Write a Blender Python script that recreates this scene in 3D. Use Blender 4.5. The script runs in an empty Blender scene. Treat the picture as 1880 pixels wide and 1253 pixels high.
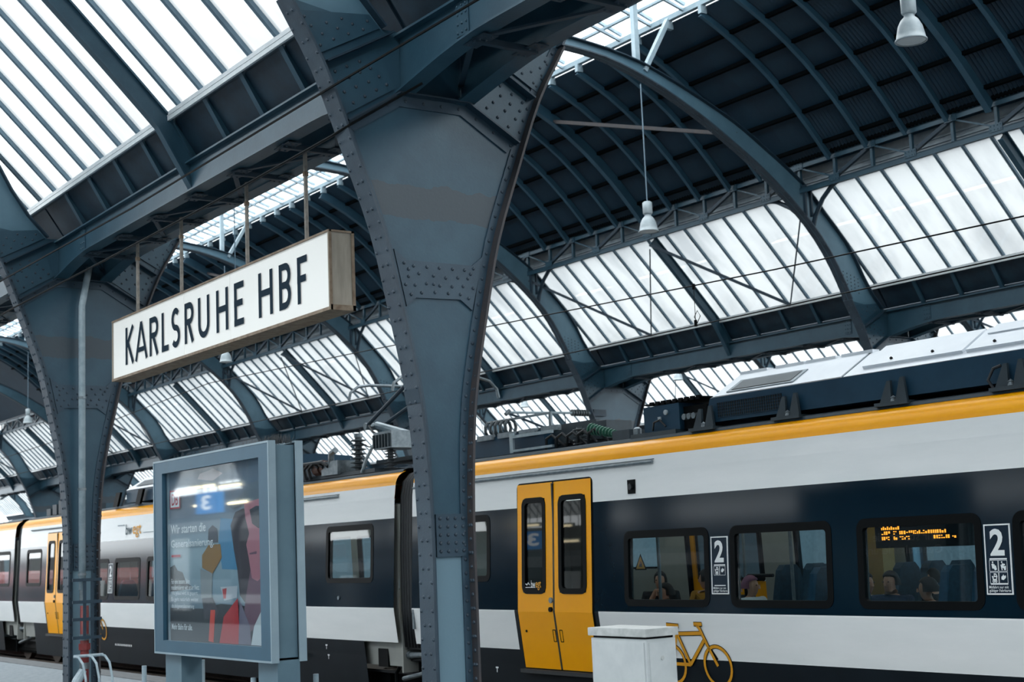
import bpy, math, random
from mathutils import Vector, Matrix
random.seed(11)
sc = bpy.context.scene
COL = sc.collection
H = 1.8                      # camera height above the platform; measured heights below are relative to the camera

# ------------------------------------------------------------------ camera, sky, exposure
cd = bpy.data.cameras.new('camera'); cam = bpy.data.objects.new('camera', cd); COL.objects.link(cam)
cd.sensor_fit = 'HORIZONTAL'; cd.sensor_width = 36.0
FPX = 2705.65; cd.lens = 36.0 * FPX / 1880.0
def cam_basis():
    d1 = Vector((-954.1 - 940, 1087.64 - 626.5, FPX)); d2 = d1 + Vector((1000, -42.2, 0))
    dn = d1.cross(d2).normalized()
    if dn.y < 0: dn = -dn
    X = -d1.normalized(); Z = -dn; Y = Z.cross(X)
    return X, Y, Z                                  # world axes seen from the camera (right, down, forward)
_X, _Y, _Z = cam_basis()
right = Vector((_X[0], _Y[0], _Z[0])); down = Vector((_X[1], _Y[1], _Z[1])); fwd = Vector((_X[2], _Y[2], _Z[2]))
m3 = Matrix((right, -down, -fwd)).transposed()
cam.matrix_world = Matrix.Translation((0, 0, H)) @ m3.to_4x4()
cd.clip_start = 0.05; cd.clip_end = 600
cd.dof.use_dof = True; cd.dof.focus_distance = 13.5; cd.dof.aperture_fstop = 3.2
sc.camera = cam

world = bpy.data.worlds.new('overcast'); sc.world = world; world.use_nodes = True
wn = world.node_tree; bg = wn.nodes['Background']
SKY = 5.5
bg.inputs['Color'].default_value = (0.90, 0.965, 1.0, 1); bg.inputs['Strength'].default_value = SKY
sc.view_settings.view_transform = 'Standard'; sc.view_settings.look = 'None'
sc.view_settings.exposure = 0.0; sc.view_settings.gamma = 1.0; sc.view_settings.use_curve_mapping = False
sc.cycles.use_denoising = True
sc.cycles.max_bounces = 8; sc.cycles.transparent_max_bounces = 16; sc.cycles.diffuse_bounces = 4; sc.cycles.glossy_bounces = 3
sc.cycles.caustics_reflective = False; sc.cycles.caustics_refractive = False
sc.cycles.sample_clamp_indirect = 6.0

# ------------------------------------------------------------------ materials
def lin(h):
    h = h.lstrip('#'); o = []
    for i in (0, 2, 4):
        c = int(h[i:i+2], 16) / 255.0
        o.append(c / 12.92 if c <= 0.04045 else ((c + 0.055) / 1.055) ** 2.4)
    return (*o, 1.0)
M = {}
def mat(name, c1, c2=None, rough=0.5, metal=0.0, scale=3.0, bump=0.0, bscale=60.0, spec=0.5, coat=0.0, streak=False, detail=6.0):
    m = bpy.data.materials.new(name); m.use_nodes = True; nt = m.node_tree; b = nt.nodes['Principled BSDF']
    b.inputs['Roughness'].default_value = rough; b.inputs['Metallic'].default_value = metal
    b.inputs['Specular IOR Level'].default_value = spec; b.inputs['Coat Weight'].default_value = coat
    c1 = lin(c1) if isinstance(c1, str) else c1
    c2 = c1 if c2 is None else (lin(c2) if isinstance(c2, str) else c2)
    tc = nt.nodes.new('ShaderNodeTexCoord'); n = nt.nodes.new('ShaderNodeTexNoise')
    n.inputs['Scale'].default_value = scale; n.inputs['Detail'].default_value = detail; n.inputs['Roughness'].default_value = 0.62
    src = tc.outputs['Object']
    if streak:
        mp = nt.nodes.new('ShaderNodeMapping'); mp.inputs['Scale'].default_value = streak; nt.links.new(src, mp.inputs['Vector']); src = mp.outputs['Vector']
    nt.links.new(src, n.inputs['Vector'])
    r = nt.nodes.new('ShaderNodeValToRGB'); r.color_ramp.elements[0].position = 0.36; r.color_ramp.elements[1].position = 0.64
    r.color_ramp.elements[0].color = c1; r.color_ramp.elements[1].color = c2
    nt.links.new(n.outputs['Fac'], r.inputs['Fac']); nt.links.new(r.outputs['Color'], b.inputs['Base Color'])
    if bump:
        n2 = nt.nodes.new('ShaderNodeTexNoise'); n2.inputs['Scale'].default_value = bscale; n2.inputs['Detail'].default_value = 3
        nt.links.new(tc.outputs['Object'], n2.inputs['Vector'])
        bp = nt.nodes.new('ShaderNodeBump'); bp.inputs['Strength'].default_value = bump; bp.inputs['Distance'].default_value = 0.004
        nt.links.new(n2.outputs['Fac'], bp.inputs['Height']); nt.links.new(bp.outputs['Normal'], b.inputs['Normal'])
    M[name] = m; return m
def glass(name, tint, refl=0.12, rough=0.02, cloudy=0.0, cloud=(0.8, 0.8, 0.8, 1), nscale=1.2, fres=True, stretch=(1, 1, 1)):
    m = bpy.data.materials.new(name); m.use_nodes = True; nt = m.node_tree; nt.nodes.clear()
    out = nt.nodes.new('ShaderNodeOutputMaterial'); tr = nt.nodes.new('ShaderNodeBsdfTransparent'); gl = nt.nodes.new('ShaderNodeBsdfGlossy')
    gl.inputs['Roughness'].default_value = rough
    mx = nt.nodes.new('ShaderNodeMixShader'); mx.inputs[0].default_value = refl
    tr.inputs['Color'].default_value = tint
    if fres:
        lw = nt.nodes.new('ShaderNodeLayerWeight'); lw.inputs['Blend'].default_value = 0.5
        pw = nt.nodes.new('ShaderNodeMath'); pw.operation = 'POWER'; pw.inputs[1].default_value = 4.0; nt.links.new(lw.outputs['Facing'], pw.inputs[0])
        ma = nt.nodes.new('ShaderNodeMath'); ma.operation = 'MULTIPLY_ADD'; ma.inputs[1].default_value = 0.8; ma.inputs[2].default_value = refl
        nt.links.new(pw.outputs[0], ma.inputs[0]); nt.links.new(ma.outputs[0], mx.inputs[0])
    last = tr.outputs[0]
    if cloudy:
        tl = nt.nodes.new('ShaderNodeBsdfTranslucent'); tl.inputs['Color'].default_value = cloud
        tc = nt.nodes.new('ShaderNodeTexCoord'); n = nt.nodes.new('ShaderNodeTexNoise'); n.inputs['Scale'].default_value = nscale
        mp = nt.nodes.new('ShaderNodeMapping'); mp.inputs['Scale'].default_value = stretch
        nt.links.new(tc.outputs['Object'], mp.inputs['Vector'])
        nt.links.new(mp.outputs['Vector'], n.inputs['Vector']); n.inputs['Detail'].default_value = 4
        r = nt.nodes.new('ShaderNodeMapRange'); r.inputs['From Min'].default_value = 0.35; r.inputs['From Max'].default_value = 0.7
        r.inputs['To Min'].default_value = cloudy * 0.55; r.inputs['To Max'].default_value = cloudy
        nt.links.new(n.outputs['Fac'], r.inputs['Value'])
        m2 = nt.nodes.new('ShaderNodeMixShader'); nt.links.new(r.outputs['Result'], m2.inputs[0])
        nt.links.new(tr.outputs[0], m2.inputs[1]); nt.links.new(tl.outputs[0], m2.inputs[2]); last = m2.outputs[0]
    nt.links.new(last, mx.inputs[1]); nt.links.new(gl.outputs[0], mx.inputs[2]); nt.links.new(mx.outputs[0], out.inputs[0])
    M[name] = m; return m
def emit(name, col, s):
    m = bpy.data.materials.new(name); m.use_nodes = True; b = m.node_tree.nodes['Principled BSDF']
    b.inputs['Base Color'].default_value = col; b.inputs['Emission Color'].default_value = col; b.inputs['Emission Strength'].default_value = s
    M[name] = m; return m

mat('steel_arch_lit', '#4d6c7c', '#587888', rough=0.42, scale=2.0)  # column steel made paler: light from the glazing put into the colour
mat('steel', '#234252', '#2d4d5d', rough=0.45, scale=2.2, bump=0.25, bscale=40)
mat('steel_flange', '#2c3945', '#384753', rough=0.5, scale=3.0, bump=0.3, bscale=55)
mat('steel_dark', '#182d3b', '#203746', rough=0.55, scale=2.5)
mat('steel_plate', '#2b404f', '#364c5b', rough=0.5, scale=3.5, bump=0.2)
mat('steel_brown', '#36373c', '#423c3c', rough=0.6, scale=6)
mat('vault_sheet', '#112d40', '#163649', rough=0.5, scale=1.5)
mat('vault_rib', '#264556', '#2e4f61', rough=0.5, scale=2)
mat('purlin_black', '#03070a', rough=0.9, spec=0.05)
mat('grey_sheet', '#87939b', '#9fa9af', rough=0.6, scale=4)
mat('fascia', '#071d2c', '#15303f', rough=0.55, scale=4.5)
mat('gutter_metal', '#c9d0d3', '#d6dbdd', rough=0.3, metal=0.0, scale=8)
mat('bar_paint', '#587080', '#6b8494', rough=0.5, scale=5)
mat('lantern_white', '#8ea3ae', '#a3b6bf', rough=0.45, scale=5)
mat('platform', '#70797f', '#828a8f', rough=0.85, scale=9, bump=0.4, bscale=120)
mat('ballast', '#22211f', '#3b3833', rough=0.95, scale=40, bump=0.8, bscale=80)
mat('rail_steel', '#4c3d33', '#5e5148', rough=0.5, metal=0.6, scale=10)
mat('concrete', '#55585a', '#66696b', rough=0.9, scale=6)
mat('train_white', '#e2e5e5', '#e8eaea', rough=0.3, scale=0.8, coat=0.0, spec=0.3, streak=(1, 1, 6))
mat('train_dark', '#081a26', '#0a1e2a', rough=0.1, scale=1.0, coat=0.0, spec=0.22)
mat('train_skirt', '#0d151c', '#121b22', rough=0.45, scale=2, spec=0.2)
mat('train_yellow', '#f8a600', '#faab00', rough=0.28, scale=1.0, coat=0.0, spec=0.3)
mat('train_black', '#05080a', rough=0.5, spec=0.08)
mat('rubber', '#15191d', '#1e2327', rough=0.55, scale=12)
mat('roof_grey', '#26333b', '#2f3d45', rough=0.5, scale=6)
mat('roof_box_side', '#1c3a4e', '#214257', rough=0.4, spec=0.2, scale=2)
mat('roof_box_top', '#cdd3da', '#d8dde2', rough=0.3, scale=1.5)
mat('mesh_black', '#05080a', rough=0.6)
mat('dull_metal', '#6b767c', '#868f94', rough=0.4, metal=0.6, scale=12)
mat('galvanised', '#8b9da6', '#a5b4bb', rough=0.4, metal=0.0, scale=9)
mat('insulator', '#3a4347', '#464f53', rough=0.3, scale=5)
mat('insulator_green', '#2c5a48', '#37685a', rough=0.3, scale=5)
mat('copper_brown', '#4b2f26', '#5b3a2d', rough=0.5, scale=8)
mat('interior_wall', '#8a8d8a', '#969994', rough=0.6, scale=2)
mat('interior_ceiling', '#4e5a62', rough=0.6)
mat('interior_yellow', '#9a7a2a', '#8a6c22', rough=0.6, scale=3)
mat('seat_fabric', '#1d3a4c', '#23465a', rough=0.85, scale=20)
mat('sign_edge', '#8b8377', '#a09789', rough=0.6, scale=14, streak=(1, 1, 0.15))
mat('sign_rust', '#6d5846', '#8b7b68', rough=0.65, scale=10)
mat('rod_rusty', '#6f6a64', '#8d8880', rough=0.6, scale=16)
mat('letter_navy', '#0a2433', rough=0.7, spec=0.1)
mat('poster_frame', '#2d5266', '#32586c', rough=0.4, scale=2)
mat('poster_frame_light', '#8497a1', '#90a3ac', rough=0.4, scale=2)
mat('poster_body', '#566f7c', '#5f7884', rough=0.45, scale=2)
mat('spikes', '#3c3f42', rough=0.5, metal=0.5)
mat('cabinet_white', '#b3b8b9', '#bfc3c3', rough=0.5, scale=6)
mat('cabinet_lid', '#a3a6a4', '#bcbebc', rough=0.6, scale=14)
mat('red_paint', '#6e2626', '#823030', rough=0.5, scale=8)
mat('lamp_white', '#a3b0b6', '#b5c0c4', rough=0.4, scale=10)
mat('lamp_lens', '#dfe6e8', rough=0.3)
mat('white_print', '#dfe3e4', rough=0.5)
mat('picto_blue', '#0b2030', rough=0.4, spec=0.2)
mat('yellow_print', '#d8960a', rough=0.5)
mat('dark_teal_print', '#0f3a44', rough=0.5)
mat('warning_orange', '#c07818', rough=0.5)
mat('skin', '#b98a72', '#c4967e', rough=0.6, scale=8)
mat('hair_dark', '#16120f', rough=0.7)
mat('cloth_black', '#12161a', '#1a1f24', rough=0.9, scale=20)
mat('cloth_white', '#c9d0d4', '#d6dcdf', rough=0.9, scale=20)
mat('cloth_mustard', '#a87420', '#b68028', rough=0.9, scale=20)
mat('cloth_pink', '#a62a58', '#b8386a', rough=0.9, scale=20)
mat('cloth_blue', '#1f3550', '#28415e', rough=0.9, scale=20)
mat('hat_pink', '#8d5f74', rough=0.9)
for k, h in dict(p_tree='#1b2a33', p_ground='#232b33', p_hair='#2f2530', p_hat='#5b6a76', p_skin='#b0707c', p_lens='#1d2330', p_neck='#6d4a5c', p_red='#b8222c',
                 p_post='#d8402e', p_purple='#6a6478', p_white='#c6ced2', p_vest='#9a7444', p_trouser='#8d9498', p_legs='#3a3a44', p_helmet='#2c3444', p_boat='#b6bcc4',
                 p_cloud='#a5999c', p_blue='#4a8ab0', p_dbred='#b8203a', p_text='#dfe6ea').items():
    mat(k, h, rough=0.5)
def frosted(name, c1, c2, clear=0.12, tint=0.5):
    m = bpy.data.materials.new(name); m.use_nodes = True; nt = m.node_tree; nt.nodes.clear()
    out = nt.nodes.new('ShaderNodeOutputMaterial'); tl = nt.nodes.new('ShaderNodeBsdfTranslucent'); tr = nt.nodes.new('ShaderNodeBsdfTransparent')
    tr.inputs['Color'].default_value = (tint, tint, tint, 1)
    tc = nt.nodes.new('ShaderNodeTexCoord'); mp = nt.nodes.new('ShaderNodeMapping'); mp.inputs['Scale'].default_value = (2.2, 1.0, 0.5)
    oi = nt.nodes.new('ShaderNodeObjectInfo'); va = nt.nodes.new('ShaderNodeVectorMath'); va.operation = 'ADD'
    nt.links.new(tc.outputs['Object'], mp.inputs['Vector']); nt.links.new(mp.outputs['Vector'], va.inputs[0]); nt.links.new(oi.outputs['Location'], va.inputs[1])
    n = nt.nodes.new('ShaderNodeTexNoise'); n.inputs['Scale'].default_value = 0.8; n.inputs['Detail'].default_value = 5; nt.links.new(va.outputs[0], n.inputs['Vector'])
    r = nt.nodes.new('ShaderNodeValToRGB'); r.color_ramp.elements[0].position = 0.3; r.color_ramp.elements[1].position = 0.55
    r.color_ramp.elements[0].color = c1; r.color_ramp.elements[1].color = c2
    nt.links.new(n.outputs['Fac'], r.inputs['Fac']); nt.links.new(r.outputs['Color'], tl.inputs['Color'])
    mx = nt.nodes.new('ShaderNodeMixShader'); mx.inputs[0].default_value = clear
    nt.links.new(tl.outputs[0], mx.inputs[1]); nt.links.new(tr.outputs[0], mx.inputs[2]); nt.links.new(mx.outputs[0], out.inputs[0]); M[name] = m
frosted('pane_glass', (0.235, 0.242, 0.245, 1), (0.325, 0.33, 0.328, 1))
frosted('pane_lantern', (0.62, 0.62, 0.62, 1), (0.7, 0.7, 0.7, 1), 0.2, 0.8)
glass('train_glass', (0.50, 0.66, 0.72, 1), refl=0.06, rough=0.015)
glass('door_glass', (0.14, 0.18, 0.2, 1), refl=0.025, rough=0.02)
glass('poster_glass', (0.93, 0.96, 0.97, 1), refl=0.06, rough=0.03)
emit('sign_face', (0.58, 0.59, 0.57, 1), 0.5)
emit('led_orange', (1.0, 0.28, 0.02, 1), 3.5)
emit('blue_sign', (0.02, 0.16, 0.42, 1), 3.2)
emit('sign_white', (0.85, 0.9, 0.95, 1), 2.6)
emit('tube_light', (1.0, 0.85, 0.55, 1), 9.0)
emit('cabin_light', (1.0, 0.93, 0.82, 1), 7.0)
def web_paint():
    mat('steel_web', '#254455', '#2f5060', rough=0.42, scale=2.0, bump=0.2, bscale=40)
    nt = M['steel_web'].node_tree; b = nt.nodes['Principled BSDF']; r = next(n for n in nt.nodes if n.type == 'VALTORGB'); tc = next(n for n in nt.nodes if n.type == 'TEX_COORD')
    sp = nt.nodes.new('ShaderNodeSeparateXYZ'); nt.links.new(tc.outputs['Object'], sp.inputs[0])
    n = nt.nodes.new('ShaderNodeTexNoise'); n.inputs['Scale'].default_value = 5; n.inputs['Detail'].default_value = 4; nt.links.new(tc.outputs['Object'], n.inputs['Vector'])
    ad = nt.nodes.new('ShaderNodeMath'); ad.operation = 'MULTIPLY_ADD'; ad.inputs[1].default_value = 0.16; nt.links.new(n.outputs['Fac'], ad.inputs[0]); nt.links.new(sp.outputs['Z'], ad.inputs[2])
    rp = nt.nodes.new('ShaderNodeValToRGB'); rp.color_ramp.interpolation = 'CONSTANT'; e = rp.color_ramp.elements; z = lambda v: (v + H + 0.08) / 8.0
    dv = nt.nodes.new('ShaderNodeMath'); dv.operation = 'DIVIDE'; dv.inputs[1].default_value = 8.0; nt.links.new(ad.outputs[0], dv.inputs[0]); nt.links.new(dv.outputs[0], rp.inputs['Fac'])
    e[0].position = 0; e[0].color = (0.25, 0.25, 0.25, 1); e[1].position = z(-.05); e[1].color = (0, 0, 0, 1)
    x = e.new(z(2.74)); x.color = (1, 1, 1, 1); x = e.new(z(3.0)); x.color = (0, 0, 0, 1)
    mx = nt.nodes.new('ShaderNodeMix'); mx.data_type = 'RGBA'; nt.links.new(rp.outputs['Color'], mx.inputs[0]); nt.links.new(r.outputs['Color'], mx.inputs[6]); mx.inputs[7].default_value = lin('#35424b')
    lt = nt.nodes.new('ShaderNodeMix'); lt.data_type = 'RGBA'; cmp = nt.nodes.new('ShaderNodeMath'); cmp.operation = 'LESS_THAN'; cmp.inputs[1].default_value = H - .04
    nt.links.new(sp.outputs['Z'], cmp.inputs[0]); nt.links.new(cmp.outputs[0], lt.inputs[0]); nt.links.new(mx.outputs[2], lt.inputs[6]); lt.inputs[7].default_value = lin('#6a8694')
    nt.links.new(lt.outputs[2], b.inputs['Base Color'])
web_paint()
# printed sky of the poster: flat print, light blue above, darker ground tone below
def poster_print():
    m = bpy.data.materials.new('poster_sky'); m.use_nodes = True; nt = m.node_tree; b = nt.nodes['Principled BSDF']
    tc = nt.nodes.new('ShaderNodeTexCoord'); sp = nt.nodes.new('ShaderNodeSeparateXYZ'); nt.links.new(tc.outputs['Generated'], sp.inputs[0])
    n = nt.nodes.new('ShaderNodeTexNoise'); n.inputs['Scale'].default_value = 3.0; n.inputs['Detail'].default_value = 5; nt.links.new(tc.outputs['Generated'], n.inputs['Vector'])
    ad = nt.nodes.new('ShaderNodeMath'); ad.operation = 'MULTIPLY_ADD'; ad.inputs[1].default_value = 0.25; nt.links.new(n.outputs['Fac'], ad.inputs[0]); nt.links.new(sp.outputs['Z'], ad.inputs[2])
    r = nt.nodes.new('ShaderNodeValToRGB'); e = r.color_ramp.elements
    e[0].position = 0.18; e[0].color = lin('#2c3844'); e[1].position = 0.42; e[1].color = lin('#7b97a6')
    x = e.new(0.62); x.color = lin('#9db3bd'); x = e.new(0.86); x.color = lin('#6f7f90'); x = e.new(1.1 if False else 1.0); x.color = lin('#56697c')
    nt.links.new(ad.outputs[0], r.inputs['Fac']); nt.links.new(r.outputs['Color'], b.inputs['Base Color']); b.inputs['Roughness'].default_value = 0.5
    M['poster_sky'] = m
poster_print()

# ------------------------------------------------------------------ mesh helpers
class MB:
    def __init__(s): s.v = []; s.f = []
    def add(s, vs, fs):
        o = len(s.v); s.v += [tuple(p) for p in vs]; s.f += [tuple(i + o for i in f) for f in fs]; return s
    def box(s, x0, x1, y0, y1, z0, z1):
        return s.add([(x0,y0,z0),(x1,y0,z0),(x1,y1,z0),(x0,y1,z0),(x0,y0,z1),(x1,y0,z1),(x1,y1,z1),(x0,y1,z1)],
                     [(0,3,2,1),(4,5,6,7),(0,1,5,4),(1,2,6,5),(2,3,7,6),(3,0,4,7)])
    def bar(s, a, b, w, h, up=(0,0,1)):
        a = Vector(a); b = Vector(b); d = (b - a).normalized(); up = Vector(up)
        sd = d.cross(up)
        if sd.length < 1e-4: sd = d.cross(Vector((1,0,0)))
        sd.normalize(); u = sd.cross(d).normalized(); vs = []
        for p in (a, b):
            for i, j in ((-1,-1),(1,-1),(1,1),(-1,1)): vs.append(p + sd*(w/2*i) + u*(h/2*j))
        return s.add(vs, [(0,3,2,1),(4,5,6,7),(0,1,5,4),(1,2,6,5),(2,3,7,6),(3,0,4,7)])
    def tube(s, pts, r, n=8, cap=True):
        pts = [Vector(p) for p in pts]; rs = r if isinstance(r, (list, tuple)) else [r]*len(pts); vs = []; fs = []; prev = None
        for i, p in enumerate(pts):
            d = (pts[min(i+1, len(pts)-1)] - pts[max(i-1, 0)]).normalized()
            ref = prev if prev is not None else (Vector((0,0,1)) if abs(d.z) < 0.9 else Vector((1,0,0)))
            u = (ref - d*ref.dot(d)).normalized(); prev = u; w = d.cross(u)
            for k in range(n):
                a = 2*math.pi*k/n; vs.append(p + (u*math.cos(a) + w*math.sin(a))*rs[i])
        for i in range(len(pts)-1):
            for k in range(n):
                a = i*n+k; b = i*n+(k+1)%n; fs.append((a, b, b+n, a+n))
        if cap: fs.append(tuple(range(n-1, -1, -1))); fs.append(tuple(range((len(pts)-1)*n, len(pts)*n)))
        return s.add(vs, fs)
    def lathe(s, prof, n=16, c=(0,0,0), cap=True):
        vs = []; fs = []
        for r, z in prof:
            for k in range(n):
                a = 2*math.pi*k/n; vs.append((c[0]+r*math.cos(a), c[1]+r*math.sin(a), c[2]+z))
        for i in range(len(prof)-1):
            for k in range(n): a = i*n+k; b = i*n+(k+1)%n; fs.append((a, b, b+n, a+n))
        if cap: fs.append(tuple(range(n-1, -1, -1))); fs.append(tuple(range((len(prof)-1)*n, len(prof)*n)))
        return s.add(vs, fs)
    def prism(s, poly, lo, hi, axis='x'):                  # polygon in the plane normal to axis, extruded lo..hi
        n = len(poly); vs = []
        for t in (lo, hi):
            for a, b in poly: vs.append((t,a,b) if axis == 'x' else ((a,t,b) if axis == 'y' else (a,b,t)))
        return s.add(vs, [tuple(range(n-1,-1,-1)), tuple(range(n, 2*n))] + [(i, (i+1)%n, (i+1)%n+n, i+n) for i in range(n)])
    def ribbon(s, line, x0, x1, th, side=1):               # plate following a line in y,z, width x0..x1, thickness th
        n = len(line); nb = []
        for i in range(n):
            a = line[max(i-1,0)]; b = line[min(i+1,n-1)]; dy, dz = b[0]-a[0], b[1]-a[1]; l = math.hypot(dy, dz) or 1
            nb.append((-dz/l*side, dy/l*side))
        vs = []
        for i in range(n):
            y, z = line[i]; oy, oz = nb[i]
            vs += [(x0,y,z),(x1,y,z),(x1,y+oy*th,z+oz*th),(x0,y+oy*th,z+oz*th)]
        fs = []
        for i in range(n-1):
            a = i*4; b = a+4
            for j in range(4): fs.append((a+j, a+(j+1)%4, b+(j+1)%4, b+j))
        fs += [(3,2,1,0), (n*4-4, n*4-3, n*4-2, n*4-1)]
        return s.add(vs, fs)
    def between(s, A, B, x0, x1):                          # solid slab between two equal-length y,z lines
        for i in range(len(A)-1): s.prism([A[i], A[i+1], B[i+1], B[i]], x0, x1)
        return s
    def rivet(s, p, nrm, r=0.017):
        nrm = Vector(nrm).normalized(); p = Vector(p); u = nrm.orthogonal().normalized(); w = nrm.cross(u); vs = []
        for q, h in ((1.0, 0.0), (0.72, 0.6)):
            for k in range(6):
                a = math.pi*k/3; vs.append(p + (u*math.cos(a)+w*math.sin(a))*r*q + nrm*r*h)
        vs.append(p + nrm*r*0.85)
        fs = [(k, (k+1)%6, (k+1)%6+6, k+6) for k in range(6)] + [(k+6, (k+1)%6+6, 12) for k in range(6)]
        return s.add(vs, fs)
    def mesh(s, name, mt, dz=H, smooth=False):
        me = bpy.data.meshes.new(name)
        me.from_pydata([(x, y, z + dz) for x, y, z in s.v], [], s.f); me.materials.append(M[mt] if isinstance(mt, str) else mt)
        me.update()
        if smooth: me.polygons.foreach_set('use_smooth', [True]*len(me.polygons))
        return me
    def build(s, name, mt, parent=None, dz=H, smooth=False, loc=None, kind=None):
        return inst(name, s.mesh(name, mt, dz, smooth), parent, loc, kind)
def inst(name, me, parent=None, loc=None, kind=None):
    o = bpy.data.objects.new(name, me); COL.objects.link(o)
    if parent is not None: o.parent = parent
    if loc is not None: o.location = loc
    if kind: o['kind'] = kind
    return o
def empty(name, loc=(0,0,0), label=None, cat=None, group=None, kind=None):
    o = bpy.data.objects.new(name, None); o.empty_display_size = 0.2; COL.objects.link(o); o.location = loc
    return tag(o, label, cat, group, kind)
def tag(o, label=None, cat=None, group=None, kind=None):
    if label: o['label'] = label
    if cat: o['category'] = cat
    if group: o['group'] = group
    if kind: o['kind'] = kind
    return o
def copy_tree(o, parent=None):
    c = o.copy(); COL.objects.link(c); c.parent = parent
    for ch in o.children: copy_tree(ch, c)
    return c
def dup(root, loc, label=None):
    r = copy_tree(root); r.location = loc
    if label: r['label'] = label
    return r
def crom(P, n=3):                                          # smooth a polyline
    out = []
    for i in range(len(P)-1):
        p0 = P[max(i-1,0)]; p1 = P[i]; p2 = P[i+1]; p3 = P[min(i+2,len(P)-1)]
        for k in range(n):
            t = k/n
            out.append(tuple(0.5*((2*b)+(-a+c)*t+(2*a-5*b+4*c-d)*t*t+(-a+3*b-3*c+d)*t**3) for a,b,c,d in zip(p0,p1,p2,p3)))
    out.append(P[-1]); return out
def interp(P, t, a=0, b=1):
    for i in range(len(P)-1):
        t0, t1 = P[i][a], P[i+1][a]
        if (t0 <= t <= t1) or (t1 <= t <= t0):
            return P[i][b] + (P[i+1][b]-P[i][b])*((t-t0)/(t1-t0) if t1 != t0 else 0)
    return P[0][b] if abs(t-P[0][a]) < abs(t-P[-1][a]) else P[-1][b]
ORD = ['nearest', 'second', 'third', 'fourth', 'fifth', 'sixth', 'seventh', 'eighth', 'ninth']
_dg = None
def text_verts(body, bold=0.0):
    cu = bpy.data.curves.new('t', 'FONT'); cu.body = body; cu.offset = bold; cu.resolution_u = 3
    ob = bpy.data.objects.new('t', cu); COL.objects.link(ob); bpy.context.view_layer.update()
    me = bpy.data.meshes.new_from_object(ob.evaluated_get(bpy.context.evaluated_depsgraph_get()))
    vs = [tuple(v.co) for v in me.vertices]; fs = [tuple(p.vertices) for p in me.polygons]
    bpy.data.objects.remove(ob); bpy.data.curves.remove(cu); bpy.data.meshes.remove(me)
    return vs, fs
def text(mb, body, x0, x1, z0, z1, yf, bold=0.0, flip=1):      # letters filling x0..x1, z0..z1 on the surface y = yf(z)
    vs, fs = text_verts(body, bold)
    ax = min(v[0] for v in vs); bx = max(v[0] for v in vs); ay = min(v[1] for v in vs); by = max(v[1] for v in vs)
    out = []
    for v in vs:
        x = x0 + (v[0]-ax)/(bx-ax)*(x1-x0); z = z0 + (v[1]-ay)/(by-ay)*(z1-z0)
        out.append((x, yf(z) if callable(yf) else yf, z))
    mb.add(out, fs)
def stroke(mb, pts, t, y0, y1=None):                           # thick polyline in x,z at depth y
    n = len(pts); L = []; Rr = []
    for i in range(n):
        a = pts[max(i-1,0)]; b = pts[min(i+1,n-1)]; dx, dz = b[0]-a[0], b[1]-a[1]; l = math.hypot(dx,dz) or 1
        nx, nz = -dz/l*t/2, dx/l*t/2
        if 0 < i < n-1:
            d1 = (pts[i][0]-a[0], pts[i][1]-a[1]); l1 = math.hypot(*d1) or 1
            c = (nx*-d1[1] + nz*d1[0])/(l1*t/2); c = max(c, 0.5); nx /= c; nz /= c
        L.append((pts[i][0]+nx, pts[i][1]+nz)); Rr.append((pts[i][0]-nx, pts[i][1]-nz))
    f = y0 if callable(y0) else (lambda z: y0)
    vs = [(x, f(z), z) for x, z in L] + [(x, f(z), z) for x, z in Rr]
    mb.add(vs, [(i, i+n, i+n+1, i+1) for i in range(n-1)])
def arc(cx, cz, rx, rz, a0, a1, n=10):
    return [(cx+rx*math.cos(math.radians(a0+(a1-a0)*i/n)), cz+rz*math.sin(math.radians(a0+(a1-a0)*i/n))) for i in range(n+1)]

# ------------------------------------------------------------------ the hall grid
X1, L = -10.26, 8.985
def XK(k): return X1 - L*k
YC, HALF = 6.45, 8.155
SPAN = 2*HALF
def CEN(n): return YC - HALF + SPAN*(n-1)        # nave n: 1 is the camera's, 2 spans the train, 3 lies beyond
def ROW(n): return YC + SPAN*(n-1)               # column row n on the far side of nave n
# soffit of column and arch, as distance from the column line, height over camera
CP = [(.19,-1.8),(.19,-.6),(.19,.27),(.225,.94),(.28,1.39),(.415,2.04),(.555,2.62),(.785,3.25),(1.055,3.93),(1.36,4.47)]
AP = [(1.36,4.47),(1.605,4.95),(1.955,5.48),(2.455,6.0),(3.355,6.7),(4.305,7.27),(5.155,7.71),(6.155,8.12),(7.155,8.38),(8.155,8.45)]
EP = [(.475,4.34),(.855,4.77),(1.275,5.49),(1.915,6.13),(2.425,6.63),(3.505,7.29),(4.425,7.76),(6.315,8.43),(7.885,8.63),(8.155,8.64)]
FULL = crom(CP + AP[1:], 3); ICOL = [p for p in FULL if p[1] <= 4.471]; IARC = [p for p in FULL if p[1] >= 4.469]
EXTR = crom(EP, 3)
def dcol(z): return interp(ICOL, z, 1, 0)

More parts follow.
